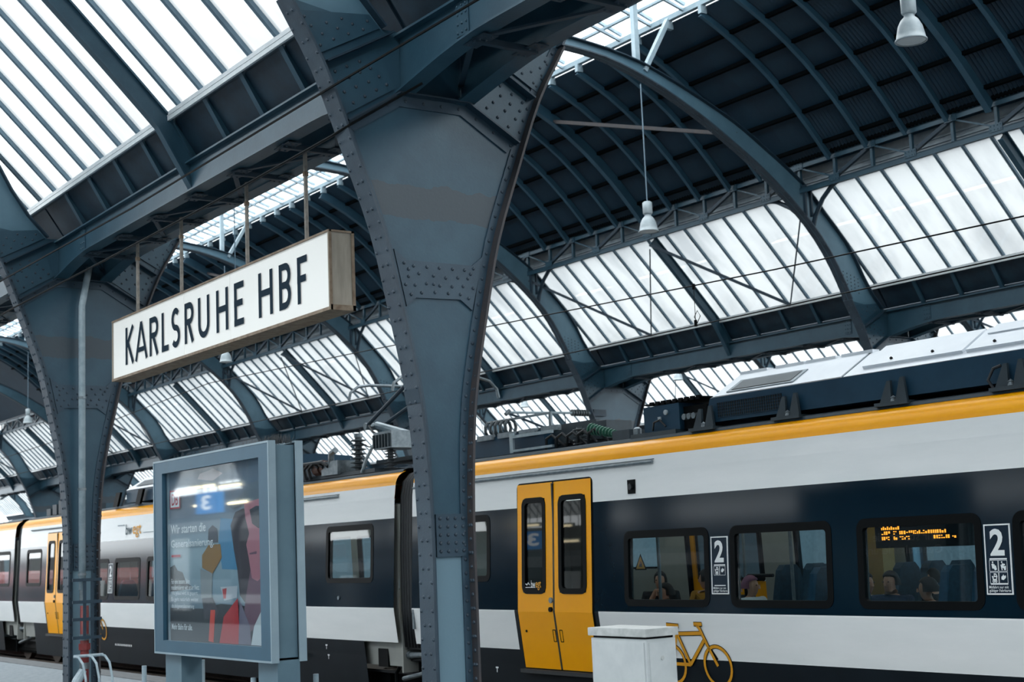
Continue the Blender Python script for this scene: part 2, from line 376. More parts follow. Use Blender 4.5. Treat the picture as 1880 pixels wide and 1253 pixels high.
# ---- setting: platform, track bed, rails, far platform
def struct(name, mb, mt, label, cat, dz=H):
    o = mb.build(name, mt, dz=dz); tag(o, label, cat, kind='structure'); return o
fl = struct('floor', MB().box(-255, 26, -6.0, 8.99, -2.9, -1.8), 'platform', 'grey asphalt platform at the foot of the columns', 'platform')
kb = MB().box(-130, 26, 8.55, 9.0, -1.8, -1.79)
struct('trim_1', kb, 'concrete', 'pale concrete edge strip along the platform', 'kerb')
struct('track_bed', MB().box(-260, 60, -40, 80, -3.2, -2.45), 'ballast', 'dark ballast under the train', 'track bed')
struct('platform_slab', MB().box(-130, 26, 19.6, 26.0, -2.9, -1.8), 'platform', 'far platform hidden behind the train', 'platform')
struct('wall_right_added', MB().box(36, 36.4, -30, 45, -2.45, 12), 'concrete', 'added end wall behind the camera, blocking sky light', 'wall')  # unseen wall, added to close the hall end against sky light
struct('wall_far_added', MB().box(-260, 36.4, 56, 56.4, -2.45, 4.4), 'concrete', 'added long wall beyond the farthest hall, hiding bright sky', 'wall')  # added wall, hides bright sky behind the train windows
struct('wall_left_added', MB().box(-260.4, -260, -27, 56.4, -2.45, 4.4), 'concrete', 'added low wall far down the tracks, darkening reflections', 'wall')  # added wall, keeps open sky out of the train's reflections
struct('wall_back_added', MB().box(-260, 36.4, -27, -26.6, -2.45, 4.4), 'concrete', 'added long wall behind the photographer, blocking sky light', 'wall')  # unseen wall, added to cut side light and darken reflections
for i, y in enumerate((11.38, 12.82, 16.2, 17.64)):
    mb = MB().box(-130, 26, y-.035, y+.035, -2.28, -2.22).box(-130, 26, y-.012, y+.012, -2.40, -2.28).box(-130, 26, y-.07, y+.07, -2.44, -2.40)
    o = mb.build('rail', 'rail_steel'); tag(o, ['rail nearest the platform under the train', 'second rail under the train', 'third rail beyond the train', 'farthest rail beyond the train'][i], 'rail', 'track rails')

# ------------------------------------------------------------------ riveted columns
def column_meshes(detail=True):
    D = {}
    pl = [(-d, z) for d, z in ICOL]; pr = list(ICOL)
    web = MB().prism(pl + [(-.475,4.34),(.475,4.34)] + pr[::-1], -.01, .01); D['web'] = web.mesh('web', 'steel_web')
    for nm, s in (('fl_a', -1), ('fl_b', 1)):
        D[nm] = MB().ribbon([(s*d, z) for d, z in ICOL], -.11, .11, .022, side=-s if s > 0 else 1).mesh('flange', 'steel_flange' if s < 0 else 'steel_brown')
    ang = MB()
    for s in (-1, 1):
        for x0, x1 in ((.01, .024), (-.024, -.01)):
            ang.between([(s*(d-.0), z) for d, z in ICOL], [(s*(d-min(.075, d*.34)), z) for d, z in ICOL], x0, x1)
    D['angle'] = ang.mesh('edge_angle', 'steel_plate')
    pent = [(-.85,3.48),(-.36,3.785),(.31,3.79),(.83,3.50)]
    st = MB().ribbon(pent, .0, .105, .016).ribbon(pent, -.105, 0, .016); D['stiff'] = st.mesh('stiffener', 'steel_dark')
    up = MB()
    for s in (-1, 1):
        ln = [(s*1.03,3.95),(s*.72,4.12),(s*.40,4.30)]
        up.ribbon(ln, 0, .105, .016).ribbon(ln, -.105, 0, .016)
    D['stiff2'] = up.mesh('stiffener', 'steel_dark')
    ps = MB()
    for x0, x1 in ((.01, .026), (-.026, -.01)):
        ps.between(pent, [(-.77,3.42),(-.33,3.69),(.27,3.695),(.74,3.42)], x0, x1)
    D['pstrip'] = ps.mesh('cover_strip', 'steel_plate')
    cp = MB()
    for x0, x1 in ((.01, .024), (-.024, -.01)):
        cp.prism([(.38,3.83),(.83,3.56),(1.0,3.90),(.70,4.07),(.5,4.18)], x0, x1)
        cp.prism([(-.38,3.83),(-.83,3.56),(-1.0,3.90),(-.70,4.07),(-.5,4.18)], x0, x1)
        cp.prism([(-1.09,4.02),(-.5,4.34),(-.6,4.44),(-1.3,4.36)], x0, x1+.006 if x1 > 0 else x1)
        cp.prism([(1.09,4.02),(.5,4.34),(.6,4.44),(1.3,4.36)], x0, x1+.006 if x1 > 0 else x1)
    D['cplate'] = cp.mesh('gusset_plate', 'steel')
    nk = MB()
    for x0, x1 in ((.01, .03), (-.03, -.01)):
        nk.prism([(-.325,2.0),(-.235,2.075),(.20,2.085),(.315,2.0),(.44,2.47),(.33,2.385),(-.31,2.385),(-.43,2.47)], x0, x1)
    D['neck'] = nk.mesh('neck_plate', 'steel_plate')
    bs = MB()
    for x0, x1 in ((.01, .032), (-.032, -.01)): bs.box(x0, x1, -.118, .165, -.045, .30)
    D['base'] = bs.mesh('splice_plate', 'steel_plate')
    D['foot'] = MB().box(-.2, .2, -.32, .32, -1.8, -1.75).mesh('base_plate', 'steel_dark')
    sp = MB()
    for s in (-1, 1): sp.ribbon([(s*(dcol(z)+.022), z) for z in (1.20, 1.26, 1.32)], -.112, .112, .006, side=-s)
    D['lap'] = sp.mesh('lap_joint', 'steel_dark')
    if detail:
        rv = MB(); r = .0165
        z = -1.7; i = 0
        while z < 4.35:                                     # flange rivets in staggered pairs
            for s in (-1, 1):
                d = dcol(z); d2 = dcol(z+.05); nv = (0, s*.05, -(d2-d)*1.0)
                for x in ((-.085, .085) if i % 2 else (-.042, .042)):
                    rv.rivet((x, s*(d+.022) if s < 0 else d+.022, z), nv, r)
            for s in (-1, 1):                               # along the web angles
                d = dcol(z+.06)
                for sx in (-1, 1): rv.rivet((sx*.024, s*(d-min(.04, d*.17)), z+.06), (sx, 0, 0), r)
                if s > 0:
                    for xx in ((.05, .085) if i % 2 else (.07,)): rv.rivet((xx, d-.001, z), (0, -1, 0), r)
            z += .112; i += 1
        for sx in (-1, 1):
            X = sx*.03
            for (y, z2) in [(-.34,2.36),(-.25,2.34),(-.12,2.34),(.0,2.34),(.13,2.34),(.25,2.34),(.34,2.36),(-.30,2.25),(-.2,2.28),(-.06,2.27),(.06,2.26),(.18,2.27),(.28,2.27),
                            (-.33,2.18),(-.24,2.18),(-.13,2.2),(.0,2.19),(.12,2.19),(.23,2.2),(.33,2.19),(-.28,2.1),(-.18,2.12),(-.05,2.13),(.08,2.13),(.2,2.13),(.28,2.1),(-.06,2.2),(.31,2.31),(-.3,2.31)]:
                rv.rivet((X, y, z2), (sx, 0, 0), r)
            for a in range(4):
                for b in range(5): rv.rivet((sx*.032, -.08+a*.073, .0+b*.066), (sx, 0, 0), r)
            for (y, z2) in [(.45,3.86),(.55,3.80),(.66,3.73),(.77,3.66),(.52,3.92),(.62,3.86),(.74,3.80),(.85,3.74),(.60,3.98),(.70,3.93),(.80,3.87),(.90,3.82),(.70,4.02),(.82,3.96),(.93,3.90)]:
                for s in (-1, 1): rv.rivet((sx*.024, s*y, z2), (sx, 0, 0), r)
            for (y, z2) in [(.66,4.30),(.8,4.24),(.94,4.17),(1.06,4.1),(.62,4.38),(.76,4.33),(.9,4.27),(1.04,4.2),(1.15,4.15),(.86,4.36),(1.0,4.3),(1.14,4.25),(1.2,4.32)]:
                for s in (-1, 1): rv.rivet((sx*.026, s*y, z2), (sx, 0, 0), r)
            for t in range(10):
                q = t/9; y = -.8+q*1.58; zz = interp([(-.85,3.45),(-.36,3.74),(.31,3.745),(.83,3.46)], y)
                rv.rivet((sx*.026, y, zz), (sx, 0, 0), r*.9)
        D['rivets'] = rv.mesh('rivets', 'steel_flange')
    return D
CM = column_meshes()
def column(k, row, label, rivets=True):
    t = empty('steel_column', (XK(k), ROW(row), 0), label, 'column', 'riveted hall columns')
    inst('web', CM['web'], t); inst('flange', CM['fl_a'], t); inst('flange', CM['fl_b'], t); inst('edge_angle', CM['angle'], t)
    inst('stiffener', CM['stiff'], t); inst('stiffener', CM['stiff2'], t); inst('cover_strip', CM['pstrip'], t); inst('gusset_plate', CM['cplate'], t)
    inst('neck_plate', CM['neck'], t); inst('splice_plate', CM['base'], t); inst('base_plate', CM['foot'], t); inst('lap_joint', CM['lap'], t)
    if rivets: inst('rivets', CM['rivets'], t, kind='stuff')
    return t
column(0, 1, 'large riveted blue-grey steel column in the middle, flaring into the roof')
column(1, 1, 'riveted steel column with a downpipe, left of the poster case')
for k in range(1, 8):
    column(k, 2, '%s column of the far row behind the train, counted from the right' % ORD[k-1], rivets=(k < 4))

# ------------------------------------------------------------------ arches
def arch_meshes():
    D = {}
    half = IARC; ext = EXTR
    n = 24
    def resample(P, n):
        ln = [0]
        for a, b in zip(P, P[1:]): ln.append(ln[-1] + math.hypot(b[0]-a[0], b[1]-a[1]))
        Q = [(l, p) for l, p in zip(ln, P)]; out = []
        for i in range(n+1):
            t = ln[-1]*i/n
            out.append((interp([(l, p[0]) for l, p in Q], t), interp([(l, p[1]) for l, p in Q], t)))
        return out
    a = resample(half, n); e = resample(ext, n)
    u = lambda P, s: [(s*(HALF-d), z) for d, z in P]
    web = MB()
    for s in (-1, 1): web.between(u(a, s), u(e, s), -.01, .01)
    D['web'] = web.mesh('web', 'steel_arch_lit')
    line = u(a, -1) + u(a, 1)[::-1][1:]; le = u(e, -1) + u(e, 1)[::-1][1:]
    D['soffit'] = MB().ribbon(line, -.11, .11, .022, side=1).mesh('soffit_flange', 'steel_flange')
    D['top'] = MB().ribbon(le, -.09, .09, .02, side=1).mesh('top_flange', 'steel_dark')
    rv = MB()
    for s in (-1, 1):
        for i in range(0, 24):
            for t in (0, .5):
                d = a[i][0]+(a[i+1][0]-a[i][0])*t; z = a[i][1]+(a[i+1][1]-a[i][1])*t
                ty, tz = a[i+1][0]-a[i][0], a[i+1][1]-a[i][1]; l = math.hypot(ty, tz); nn = (0, -s*tz/l, -ty/l) if False else (0, s*(-tz/l)*-1*-1, -abs(ty)/l)
                for x in (-.08, .08): rv.rivet((x, s*(HALF-d), z-.001), (0, -s*tz/l, -ty/l), .014)
        for i in range(5):
            for j in range(5): rv.rivet((.01, s*(HALF-1.05-.1*j), 4.62+.07*i+.03*j), (1, 0, 0), .014)
    D['rivets'] = rv.mesh('rivets', 'steel_flange')
    D['post'] = MB().box(-.05, .05, -.05, .05, 8.45, 9.62).mesh('lantern_post', 'lantern_white')
    D['strut+'] = MB().bar((0, 1.97, 8.3), (0, 2.6, 9.36), .08, .1, (1,0,0)).mesh('lantern_strut', 'lantern_white')
    D['strut-'] = MB().bar((0, -1.97, 8.3), (0, -2.6, 9.36), .08, .1, (1,0,0)).mesh('lantern_strut', 'lantern_white')
    pts = [(0, 0, 0)]
    for sx in (-1, 1):
        P = [(sx*.06, 5.92, 5.83),(sx*.16, 5.9, 6.02),(sx*.42, 5.84, 6.28),(sx*.72, 5.79, 6.46),(sx*1.0, 5.76, 6.54)]
        D['knee%d' % sx] = MB().tube(P, .045, 6).mesh('knee_brace', 'steel_dark')
    hp = MB()
    for yy in (5.70, 5.86): hp.bar((.1, yy, 6.0), (.1, yy, 6.6), .04, .06, (1,0,0))
    D['hanger'] = hp.mesh('hanger_plate', 'steel_dark')
    return D
AM = arch_meshes()
def arch(k, n, label, knees=True):
    t = empty('roof_arch', (XK(k), CEN(n), 0), label, 'roof arch', 'main roof arches')
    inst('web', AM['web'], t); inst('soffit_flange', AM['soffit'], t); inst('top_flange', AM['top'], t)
    inst('lantern_post', AM['post'], t, (0, 1.8, 0)); inst('lantern_post', AM['post'], t, (0, -1.8, 0)); inst('lantern_strut', AM['strut+'], t); inst('lantern_strut', AM['strut-'], t)
    if n == 2 and k < 4: inst('rivets', AM['rivets'], t, kind='stuff')
    if knees:
        inst('knee_brace', AM['knee1'], t); inst('knee_brace', AM['knee-1'], t); inst('hanger_plate', AM['hanger'], t)
    return t
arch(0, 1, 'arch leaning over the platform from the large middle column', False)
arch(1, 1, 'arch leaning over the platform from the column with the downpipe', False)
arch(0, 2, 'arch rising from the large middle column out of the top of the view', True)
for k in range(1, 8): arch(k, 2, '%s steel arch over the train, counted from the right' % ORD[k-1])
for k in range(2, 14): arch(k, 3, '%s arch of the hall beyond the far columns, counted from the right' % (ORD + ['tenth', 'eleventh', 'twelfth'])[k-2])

# ------------------------------------------------------------------ valley girders between the halls, one per bay
def girder_proto():
    D = {}
    hl = L/2 - .02; bot = []
    N = 36
    for i in range(N+1):
        x = -hl + 2*hl*i/N; e = max(0, (abs(x) - (hl-1.45))/1.45); bot.append((x, 3.97 - .17*e*e*(1.6-.6*e)))
    web = MB()
    for (xa, za), (xb, zb) in zip(bot, bot[1:]): web.prism([(xa, za), (xb, zb), (xb, 4.29), (xa, 4.29)], -.008, .008, 'y')
    for (xa, za), (xb, zb) in zip(bot, bot[1:]): web.bar((xa, 0, za-.008), (xb, 0, zb-.008), .17, .018, (0,0,1))
    web.box(-hl, hl, -.07, .07, 4.285, 4.305)
    D['beam'] = web.mesh('beam', 'steel')
    D['gut'] = MB().box(-L/2, L/2, -.07, .02, 4.79, 4.835).box(-L/2, L/2, -.065, -.04, 4.74, 4.79).mesh('gutter_rail', 'gutter_metal')
    D['trough'] = MB().box(-L/2, L/2, -.2, .2, 4.33, 4.37).prism([(-.47,4.80),(-.205,4.38),(-.19,4.38),(-.455,4.80)], -L/2, L/2).prism([(.47,4.80),(.205,4.38),(.19,4.38),(.455,4.80)], -L/2, L/2).mesh('gutter_trough', 'steel_dark')
    w = L/10
    pn = MB(); a = Vector((0, -.49, 4.765)); b = Vector((0, -.225, 4.375)); nv = Vector((0, -.83, -.56))
    pn.prism([(-.485,4.75),(-.235,4.385),(-.222,4.395),(-.472,4.76)], -w/2+.03, w/2-.03)
    D['panel'] = pn.mesh('fascia_panel', 'fascia')
    D['rib'] = MB().prism([(-.515,4.77),(-.49,4.77),(-.215,4.37),(-.24,4.32)], -.025, .025).prism([(-.53,4.76),(-.515,4.765),(-.245,4.31),(-.26,4.31)], -.04, .04).mesh('fascia_rib', 'steel')
    s = L/8
    D['cross'] = MB().bar((0, -.3, 3.93), (0, .3, 3.93), .05, .05).mesh('cross_brace', 'steel_dark')
    D['diag'] = MB().bar((-s/2, -.3, 3.94), (s/2, .3, 3.94), .05, .02).mesh('diagonal_brace', 'steel_dark')
    D['diag2'] = MB().bar((-s/2, .3, 3.955), (s/2, -.3, 3.955), .05, .02).mesh('diagonal_brace', 'steel_dark')
    g = MB(); g.box(-.16, .16, -.07, .07, 3.925, 3.935)
    for yy in (-.03, .03):
        for xx in (-.12, -.04, .04, .12): g.rivet((xx, yy, 3.925), (0,0,-1), .013)
    D['gus'] = g.mesh('gusset', 'steel_dark')
    sp = MB().box(-.09, .09, -.02, -.008, 4.0, 4.28)
    for xx in (-.06, 0, .06):
        for zz in (4.03, 4.1, 4.18, 4.25): sp.rivet((xx, -.02, zz), (0,-1,0), .014)
    D['splice'] = sp.mesh('splice_plate', 'steel')
    return D
GM = girder_proto()
def girder(k, row, label, full=True):
    t = empty('valley_girder', (XK(k)-L/2, ROW(row), 0), label, 'girder', 'valley girders between the halls')
    for y in (-.3, .3): inst('beam', GM['beam'], t, (0, y, 0))
    inst('gutter_rail', GM['gut'], t, (0, -.5, 0)); inst('gutter_rail', GM['gut'], t, (0, .5, 0)); inst('gutter_trough', GM['trough'], t)
    if full:
        for i in range(10): inst('fascia_panel', GM['panel'], t, (-L/2 + (i+.5)*L/10, 0, 0))
        for i in range(1, 10): inst('fascia_rib', GM['rib'], t, (-L/2 + i*L/10, 0, 0))
        for i in range(1, 8): inst('cross_brace', GM['cross'], t, (-L/2 + i*L/8, 0, 0)); inst('gusset', GM['gus'], t, (-L/2 + i*L/8, -.24, 0)); inst('gusset', GM['gus'], t, (-L/2 + i*L/8, .24, 0))
        for i in range(8): inst('diagonal_brace', GM['diag' if i % 2 else 'diag2'], t, (-L/2 + (i+.5)*L/8, 0, 0))
        for x in (-L/2+1.0, L/2-1.0): inst('splice_plate', GM['splice'], t, (x, -.3, 0))
    return t
for k in range(0, 7): girder(k, 0, '%s girder bay behind the photographer' % ORD[k], False)
for k in range(0, 8): column(k, 0, '%s column of the row behind the photographer' % ORD[k], rivets=False)
girder(-1, 1, 'valley girder running from the middle column out of the top of the view')
girder(0, 1, 'valley girder between the two platform columns, above the station sign')
girder(1, 1, 'valley girder left of the column with the downpipe')
for k in range(0, 8): girder(k, 2, '%s valley girder bay behind the train, counted from the right' % ORD[k])
for k in range(1, 14): girder(k, 3, '%s girder bay of the farthest row, counted from the right' % (ORD + ['tenth', 'eleventh', 'twelfth', 'thirteenth'])[k-1], False)

# ------------------------------------------------------------------ glazing, lattice girder, vault and lantern of a hall side
GA, GB = (5.93, 6.55), (7.655, 4.83)            # top and bottom of the sloping glazing (from nave centre, height)
gd = Vector((0, GB[0]-GA[0], GB[1]-GA[1])).normalized(); gn = Vector((0, -gd.z, gd.y))   # outward normal
if gn.z < 0: gn = -gn
def gpt(t, off=0.0):                              # point on the slope, slightly bowed outward
    b = math.sin(math.pi*t)*.012
    return (GA[0]+(GB[0]-GA[0])*t + gn.y*(off+b), GA[1]+(GB[1]-GA[1])*t + gn.z*(off+b))
NP = 15; PW = L/NP
def glaze_meshes():
    D = {}
    P = [gpt(i/4) for i in range(5)]; Q = [gpt(i/4, .012) for i in range(5)]
    pn = MB(); pn.add([(x, y, z) for y, z in P for x in (-PW/2+.01, PW/2-.01)], [(2*i, 2*i+1, 2*i+3, 2*i+2) for i in range(4)]); D['pane'] = pn.mesh('pane', 'pane_glass')
    D['bar'] = MB().between([gpt(i/4, -.045) for i in range(5)], [gpt(i/4, .03) for i in range(5)], -.026, .026).mesh('glazing_bar', 'bar_paint')
    r = MB(); tl = [i/5 for i in range(6)] + [1.2, 1.4]
    def q(t, o): return gpt(t, o) if t <= 1 else (GB[0]+(GB[0]-GA[0])*(t-1)*.62+gn.y*o, GB[1]+(GB[1]-GA[1])*(t-1)*1.05+gn.z*o)
    r.between([q(t, -.26) for t in tl], [q(t, -.24) for t in tl], -.052, .052)
    r.between([q(t, -.24) for t in tl], [q(t, -.06) for t in tl], -.012, .012)
    r.between([q(t, -.07) for t in tl], [q(t, -.05) for t in tl], -.05, .05)
    D['rafter'] = r.mesh('rafter', 'steel')
    D['head'] = MB().box(-L/2, L/2, GA[0]-.05, GA[0]+.05, GA[1]-.02, GA[1]+.06).mesh('head_rail', 'steel_dark')
    top = gpt(0, -.3); bot = gpt(.98, -.12); qtr = L/4
    D['brace'] = MB().bar((-qtr, top[0], top[1]), (qtr*0, bot[0], bot[1]), .06, .06).mesh('wind_brace', 'steel_dark')
    D['tie'] = MB().tube([(qtr, top[0], top[1]-.1), (0, bot[0], bot[1])], .016, 6).mesh('tie_rod', 'steel_dark')
    return D
WM = glaze_meshes()
wcount = [0]
def glazing(k, n, label, mids=True, braced=False):
    wcount[0] += 1
    t = empty('window_%d' % wcount[0], (XK(k)-L/2, CEN(n), 0), label, 'roof glazing', None, 'structure')
    for i in range(NP): inst('pane', WM['pane'], t, (-L/2+(i+.5)*PW, 0, 0))
    for i in range(NP+1): inst('glazing_bar', WM['bar'], t, (-L/2+i*PW, 0, 0))
    inst('rafter', WM['rafter'], t); inst('head_rail', WM['head'], t)
    if braced:
        for x in (-L/4, L/4): inst('wind_brace', WM['brace'], t, (x, 0, 0)); inst('tie_rod', WM['tie'], t, (x, 0, 0))
    return t
glazing(0, 1, 'bright sloping roof glazing above the station sign, top left')
glazing(1, 1, 'roof glazing at the left edge beyond the downpipe column')
glazing(-1, 1, 'roof glazing above the platform, right of the middle column')
for k in range(0, 8): glazing(k, 2, '%s bay of sloping roof glazing above the train, counted from the right' % ORD[k], braced=(k % 2 == 1))
for k in range(1, 9): glazing(k, 3, '%s glazing bay of the hall beyond, seen low behind the train, counted from the right' % ORD[k-1], braced=(k % 2 == 1))

PLAIN = MB(); Pq = [gpt(i/4) for i in range(5)]
PLAIN.add([(x, -y, z) for y, z in Pq for x in (-L/2, L/2)], [(2*i, 2*i+1, 2*i+3, 2*i+2) for i in range(4)])
PLAIN_PANE = PLAIN.mesh('pane', 'pane_glass'); pb = MB()
for i in range(0, NP+1): pb.between([(-a, b) for a, b in [gpt(j/2, -.045) for j in range(3)]], [(-a, b) for a, b in [gpt(j/2, .03) for j in range(3)]], -L/2+i*PW-.026, -L/2+i*PW+.026)
PLAIN_BAR = pb.mesh('glazing_bars', 'bar_paint')
def plain_glazing(k, n, label):
    wcount[0] += 1
    t = empty('window_%d' % wcount[0], (XK(k)-L/2, CEN(n), 0), label, 'roof glazing', None, 'structure')
    inst('pane', PLAIN_PANE, t); inst('glazing_bars', PLAIN_BAR, t, kind='stuff')
PLAIN_PANE_R = PLAIN_PANE.copy(); PLAIN_BAR_R = PLAIN_BAR.copy()
for me in (PLAIN_PANE_R, PLAIN_BAR_R):
    for v in me.vertices: v.co.y = -v.co.y
    me.flip_normals()
def plain_glazing_far(k, n, label):
    wcount[0] += 1
    t = empty('window_%d' % wcount[0], (XK(k)-L/2, CEN(n), 0), label, 'roof glazing', None, 'structure')
    inst('pane', PLAIN_PANE_R, t); inst('glazing_bars', PLAIN_BAR_R, t, kind='stuff')
ORD2 = ORD + ['tenth', 'eleventh', 'twelfth', 'thirteenth', 'fourteenth', 'fifteenth', 'sixteenth']
for k in range(-5, 10):
    for n in (0, 1, 2, 3): plain_glazing(k, n, ['far glazing behind the photographer', 'camera-side glazing of the platform hall', 'platform-side glazing of the hall over the train', 'near glazing of the hall beyond'][n] + ', %s bay' % ORD2[k+5])
for k in list(range(-5, -1)) + list(range(2, 10)): plain_glazing_far(k, 1, 'plain roof glazing of the platform hall out of view, %s bay' % ORD2[k+5])
for k in range(-5, 10): plain_glazing_far(k, 0, 'roof glazing of the hall behind the photographer, %s bay' % ORD2[k+5])
for k in range(-5, 0): plain_glazing_far(k, 2, 'roof glazing over the train right of the view, %s bay' % ORD2[k+5])
for k in (8, 9): plain_glazing_far(k, 2, 'farthest roof glazing over the train, %s bay' % ORD2[k])
for k in range(9, 14): plain_glazing_far(k, 3, 'far left glazing of the hall beyond, %s bay' % ORD2[k])
def lattice_meshes():
    D = {}; w = L/10; y = 5.72; zt, zb = 7.0, 6.56
    D['chord'] = MB().box(-L/2+.002, L/2-.002, y-.05, y+.05, -.012, .012).box(-L/2+.002, L/2-.002, y-.05, y-.038, -.09, .012).mesh('chord', 'steel')
    D['post'] = MB().box(-.03, .03, y-.03, y+.03, zb, zt).mesh('lattice_post', 'steel')
    D['d1'] = MB().bar((-w, y, zb+.03), (0, y, zt-.04), .07, .06, (0,1,0)).mesh('lattice_diagonal', 'steel_dark')
    D['d2'] = MB().bar((0, y-.02, zt-.05), (w, y-.02, zb+.02), .03, .05, (0,1,0)).mesh('lattice_diagonal', 'steel')
    g = MB().box(-.13, .13, y-.062, y-.05, -.1, .03)
    for xx in (-.1, -.03, .04, .1):
        for zz in (-.07, 0): g.rivet((xx, y-.062, zz), (0,-1,0), .012)
    D['gus'] = g.mesh('gusset', 'steel')
    bk = MB(); n = 60
    for i in range(n):
        xa = -L/2+L*i/n; xb = -L/2+L*(i+1)/n; o = .0 if i % 2 else .02
        bk.box(xa, xb, y+.34+o, y+.38, 6.98, 7.08)
    D['corr'] = bk.mesh('corrugated_strip', 'vault_rib')
    D['sheet'] = MB().box(-L/2, L/2, y+.30, y+.33, 6.62, 7.0).box(-L/2, L/2, y+.27, y+.30, 6.70, 6.73).box(-L/2, L/2, y+.27, y+.30, 6.80, 6.83).mesh('backing_sheet', 'grey_sheet')
    return D
LM = lattice_meshes()
def lattice(k, n, label):
    t = empty('lattice_girder', (XK(k)-L/2, CEN(n), 0), label, 'lattice girder', 'lattice girders under the vault'); w = L/10
    inst('chord', LM['chord'], t, (0,0,7.02)); inst('chord', LM['chord'], t, (0,0,6.54)); inst('corrugated_strip', LM['corr'], t); inst('backing_sheet', LM['sheet'], t)
    for i in range(10):
        x = -L/2+i*w
        inst('lattice_post', LM['post'], t, (x, 0, 0))
        if i % 2 == 0:
            inst('gusset', LM['gus'], t, (x, 0, 7.0))
            inst('lattice_diagonal', LM['d1'], t, (x+2*w, 0, 0))
            inst('lattice_diagonal', LM['d2'], t, (x, 0, 0))
        else: inst('gusset', LM['gus'], t, (x, 0, 6.6))
    return t
for k in range(0, 7): lattice(k, 2, '%s bay of the lattice girder above the train, counted from the right' % ORD[k])
for k in range(2, 5): lattice(k, 3, '%s lattice girder bay of the hall beyond, counted from the right' % ORD[k-2])

VP = crom([(2.65,9.28),(3.4,8.93),(4.2,8.42),(4.9,7.83),(5.35,7.38),(5.66,7.04)], 4)
def vat(c): # point of the vault where height / distance from camera line equals c (hall over the train)
    best = min(((abs(z/(u+CEN(2)) - c), (u, z)) for u, z in [ (VP[i][0]+(VP[i+1][0]-VP[i][0])*t/20, VP[i][1]+(VP[i+1][1]-VP[i][1])*t/20) for i in range(len(VP)-1) for t in range(21)]))
    return best[1]
ROWS = [VP[0]] + [vat(c) for c in (.503, .468, .433, .397, .362)] + [VP[-1]]
def vault_meshes():
    D = {'panels': []}; w = L/10; nc = 22
    def seg(a, b, n):                                     # points along the vault between two rows
        return [(a[0]+(b[0]-a[0])*i/n, interp(VP, a[0]+(b[0]-a[0])*i/n)) for i in range(n+1)]
    for a, b in zip(ROWS, ROWS[1:]):
        S = seg(a, b, 3); mb = MB(); vs = []; fs = []
        for j, (u, z) in enumerate(S):
            for i in range(nc+1):
                o = .02 if i % 2 else -.02
                vs.append((-w/2+w*i/nc, u+o*.5, z+o))
        for j in range(3):
            for i in range(nc): p = j*(nc+1)+i; fs.append((p, p+1, p+nc+2, p+nc+1))
        mb.add(vs, fs); D['panels'].append(mb.mesh('roof_panel', 'vault_sheet'))
    V = VP[::2] + ([VP[-1]] if VP[-1] not in VP[::2] else [])
    D['rib'] = MB().between([(u-.03, z-.05) for u, z in V], [(u-.09, z-.14) for u, z in V], -.015, .015).between([(u-.09, z-.14) for u, z in V], [(u-.10, z-.155) for u, z in V], -.04, .04).mesh('vault_rib', 'vault_rib')
    D['rib_big'] = MB().between([(u-.03, z-.05) for u, z in V], [(u-.14, z-.22) for u, z in V], -.02, .02).between([(u-.14, z-.22) for u, z in V], [(u-.15, z-.24) for u, z in V], -.06, .06).mesh('vault_rib', 'vault_rib')
    D['purlins'] = [MB().box(-L/2, L/2, u-.05, u+.03, z-.085, z-.02).mesh('purlin', 'purlin_black') for u, z in ROWS[1:-1]]
    D['edge'] = MB().box(-L/2, L/2, 5.60, 5.72, 7.04, 7.10).mesh('edge_purlin', 'purlin_black')
    D['deck'] = MB().between([(u+.02, z+.03) for u, z in VP], [(u+.05, z+.06) for u, z in VP], -L/2, L/2).mesh('roof_deck', 'vault_sheet')
    D['eave'] = MB().box(-L/2, L/2, 5.67, 6.14, 7.05, 7.12).mesh('eave_board', 'vault_sheet')
    D['deck_all'] = MB().between([(u+.02, z+.03) for u, z in VP], [(u+.05, z+.06) for u, z in VP], -L/2, L/2).between([(-u-.02, z+.03) for u, z in VP], [(-u-.05, z+.06) for u, z in VP], -L/2, L/2).mesh('roof_deck', 'vault_sheet')
    D['deck_near'] = MB().between([(-u-.02, z+.03) for u, z in VP], [(-u-.05, z+.06) for u, z in VP], -L/2, L/2).mesh('roof_deck', 'vault_sheet')
    return D
VM = vault_meshes()
def vault(k, n, label, full):
    t = empty('ceiling', (XK(k)-L/2, CEN(n), 0), label, 'vault', None, 'structure'); w = L/10
    inst('roof_deck', VM['deck'], t); inst('roof_deck', VM['deck_near'], t); inst('eave_board', VM['eave'], t)
    if full:
        for i in range(10):
            for me in VM['panels']: inst('roof_panel', me, t, (-L/2+(i+.5)*w, 0, 0))
        for i in range(1, 10): inst('vault_rib', VM['rib_big' if i == 5 else 'rib'], t, (-L/2+i*w, 0, 0))
        for me in VM['purlins']: inst('purlin', me, t)
        inst('edge_purlin', VM['edge'], t)
    return t
for k in range(0, 8): vault(k, 2, '%s bay of the dark corrugated vault over the train, counted from the right' % ORD[k], k < 6)
for k in range(-5, 0): vault(k, 2, 'vault over the train right of the view, %s bay' % ORD[k+5], False)
ORD += ['tenth', 'eleventh', 'twelfth', 'thirteenth', 'fourteenth', 'fifteenth', 'sixteenth']
for k in range(-5, 10): vault(k, 1, 'plain vault over the platform, %s bay' % ORD[k+5], False)
for k in range(-5, 10): vault(k, 0, 'plain vault of the hall behind the photographer, %s bay' % ORD[k+5], False)
for k in range(-2, 13): vault(k, 3, 'plain vault of the hall beyond, %s bay' % ORD[k+2], False)

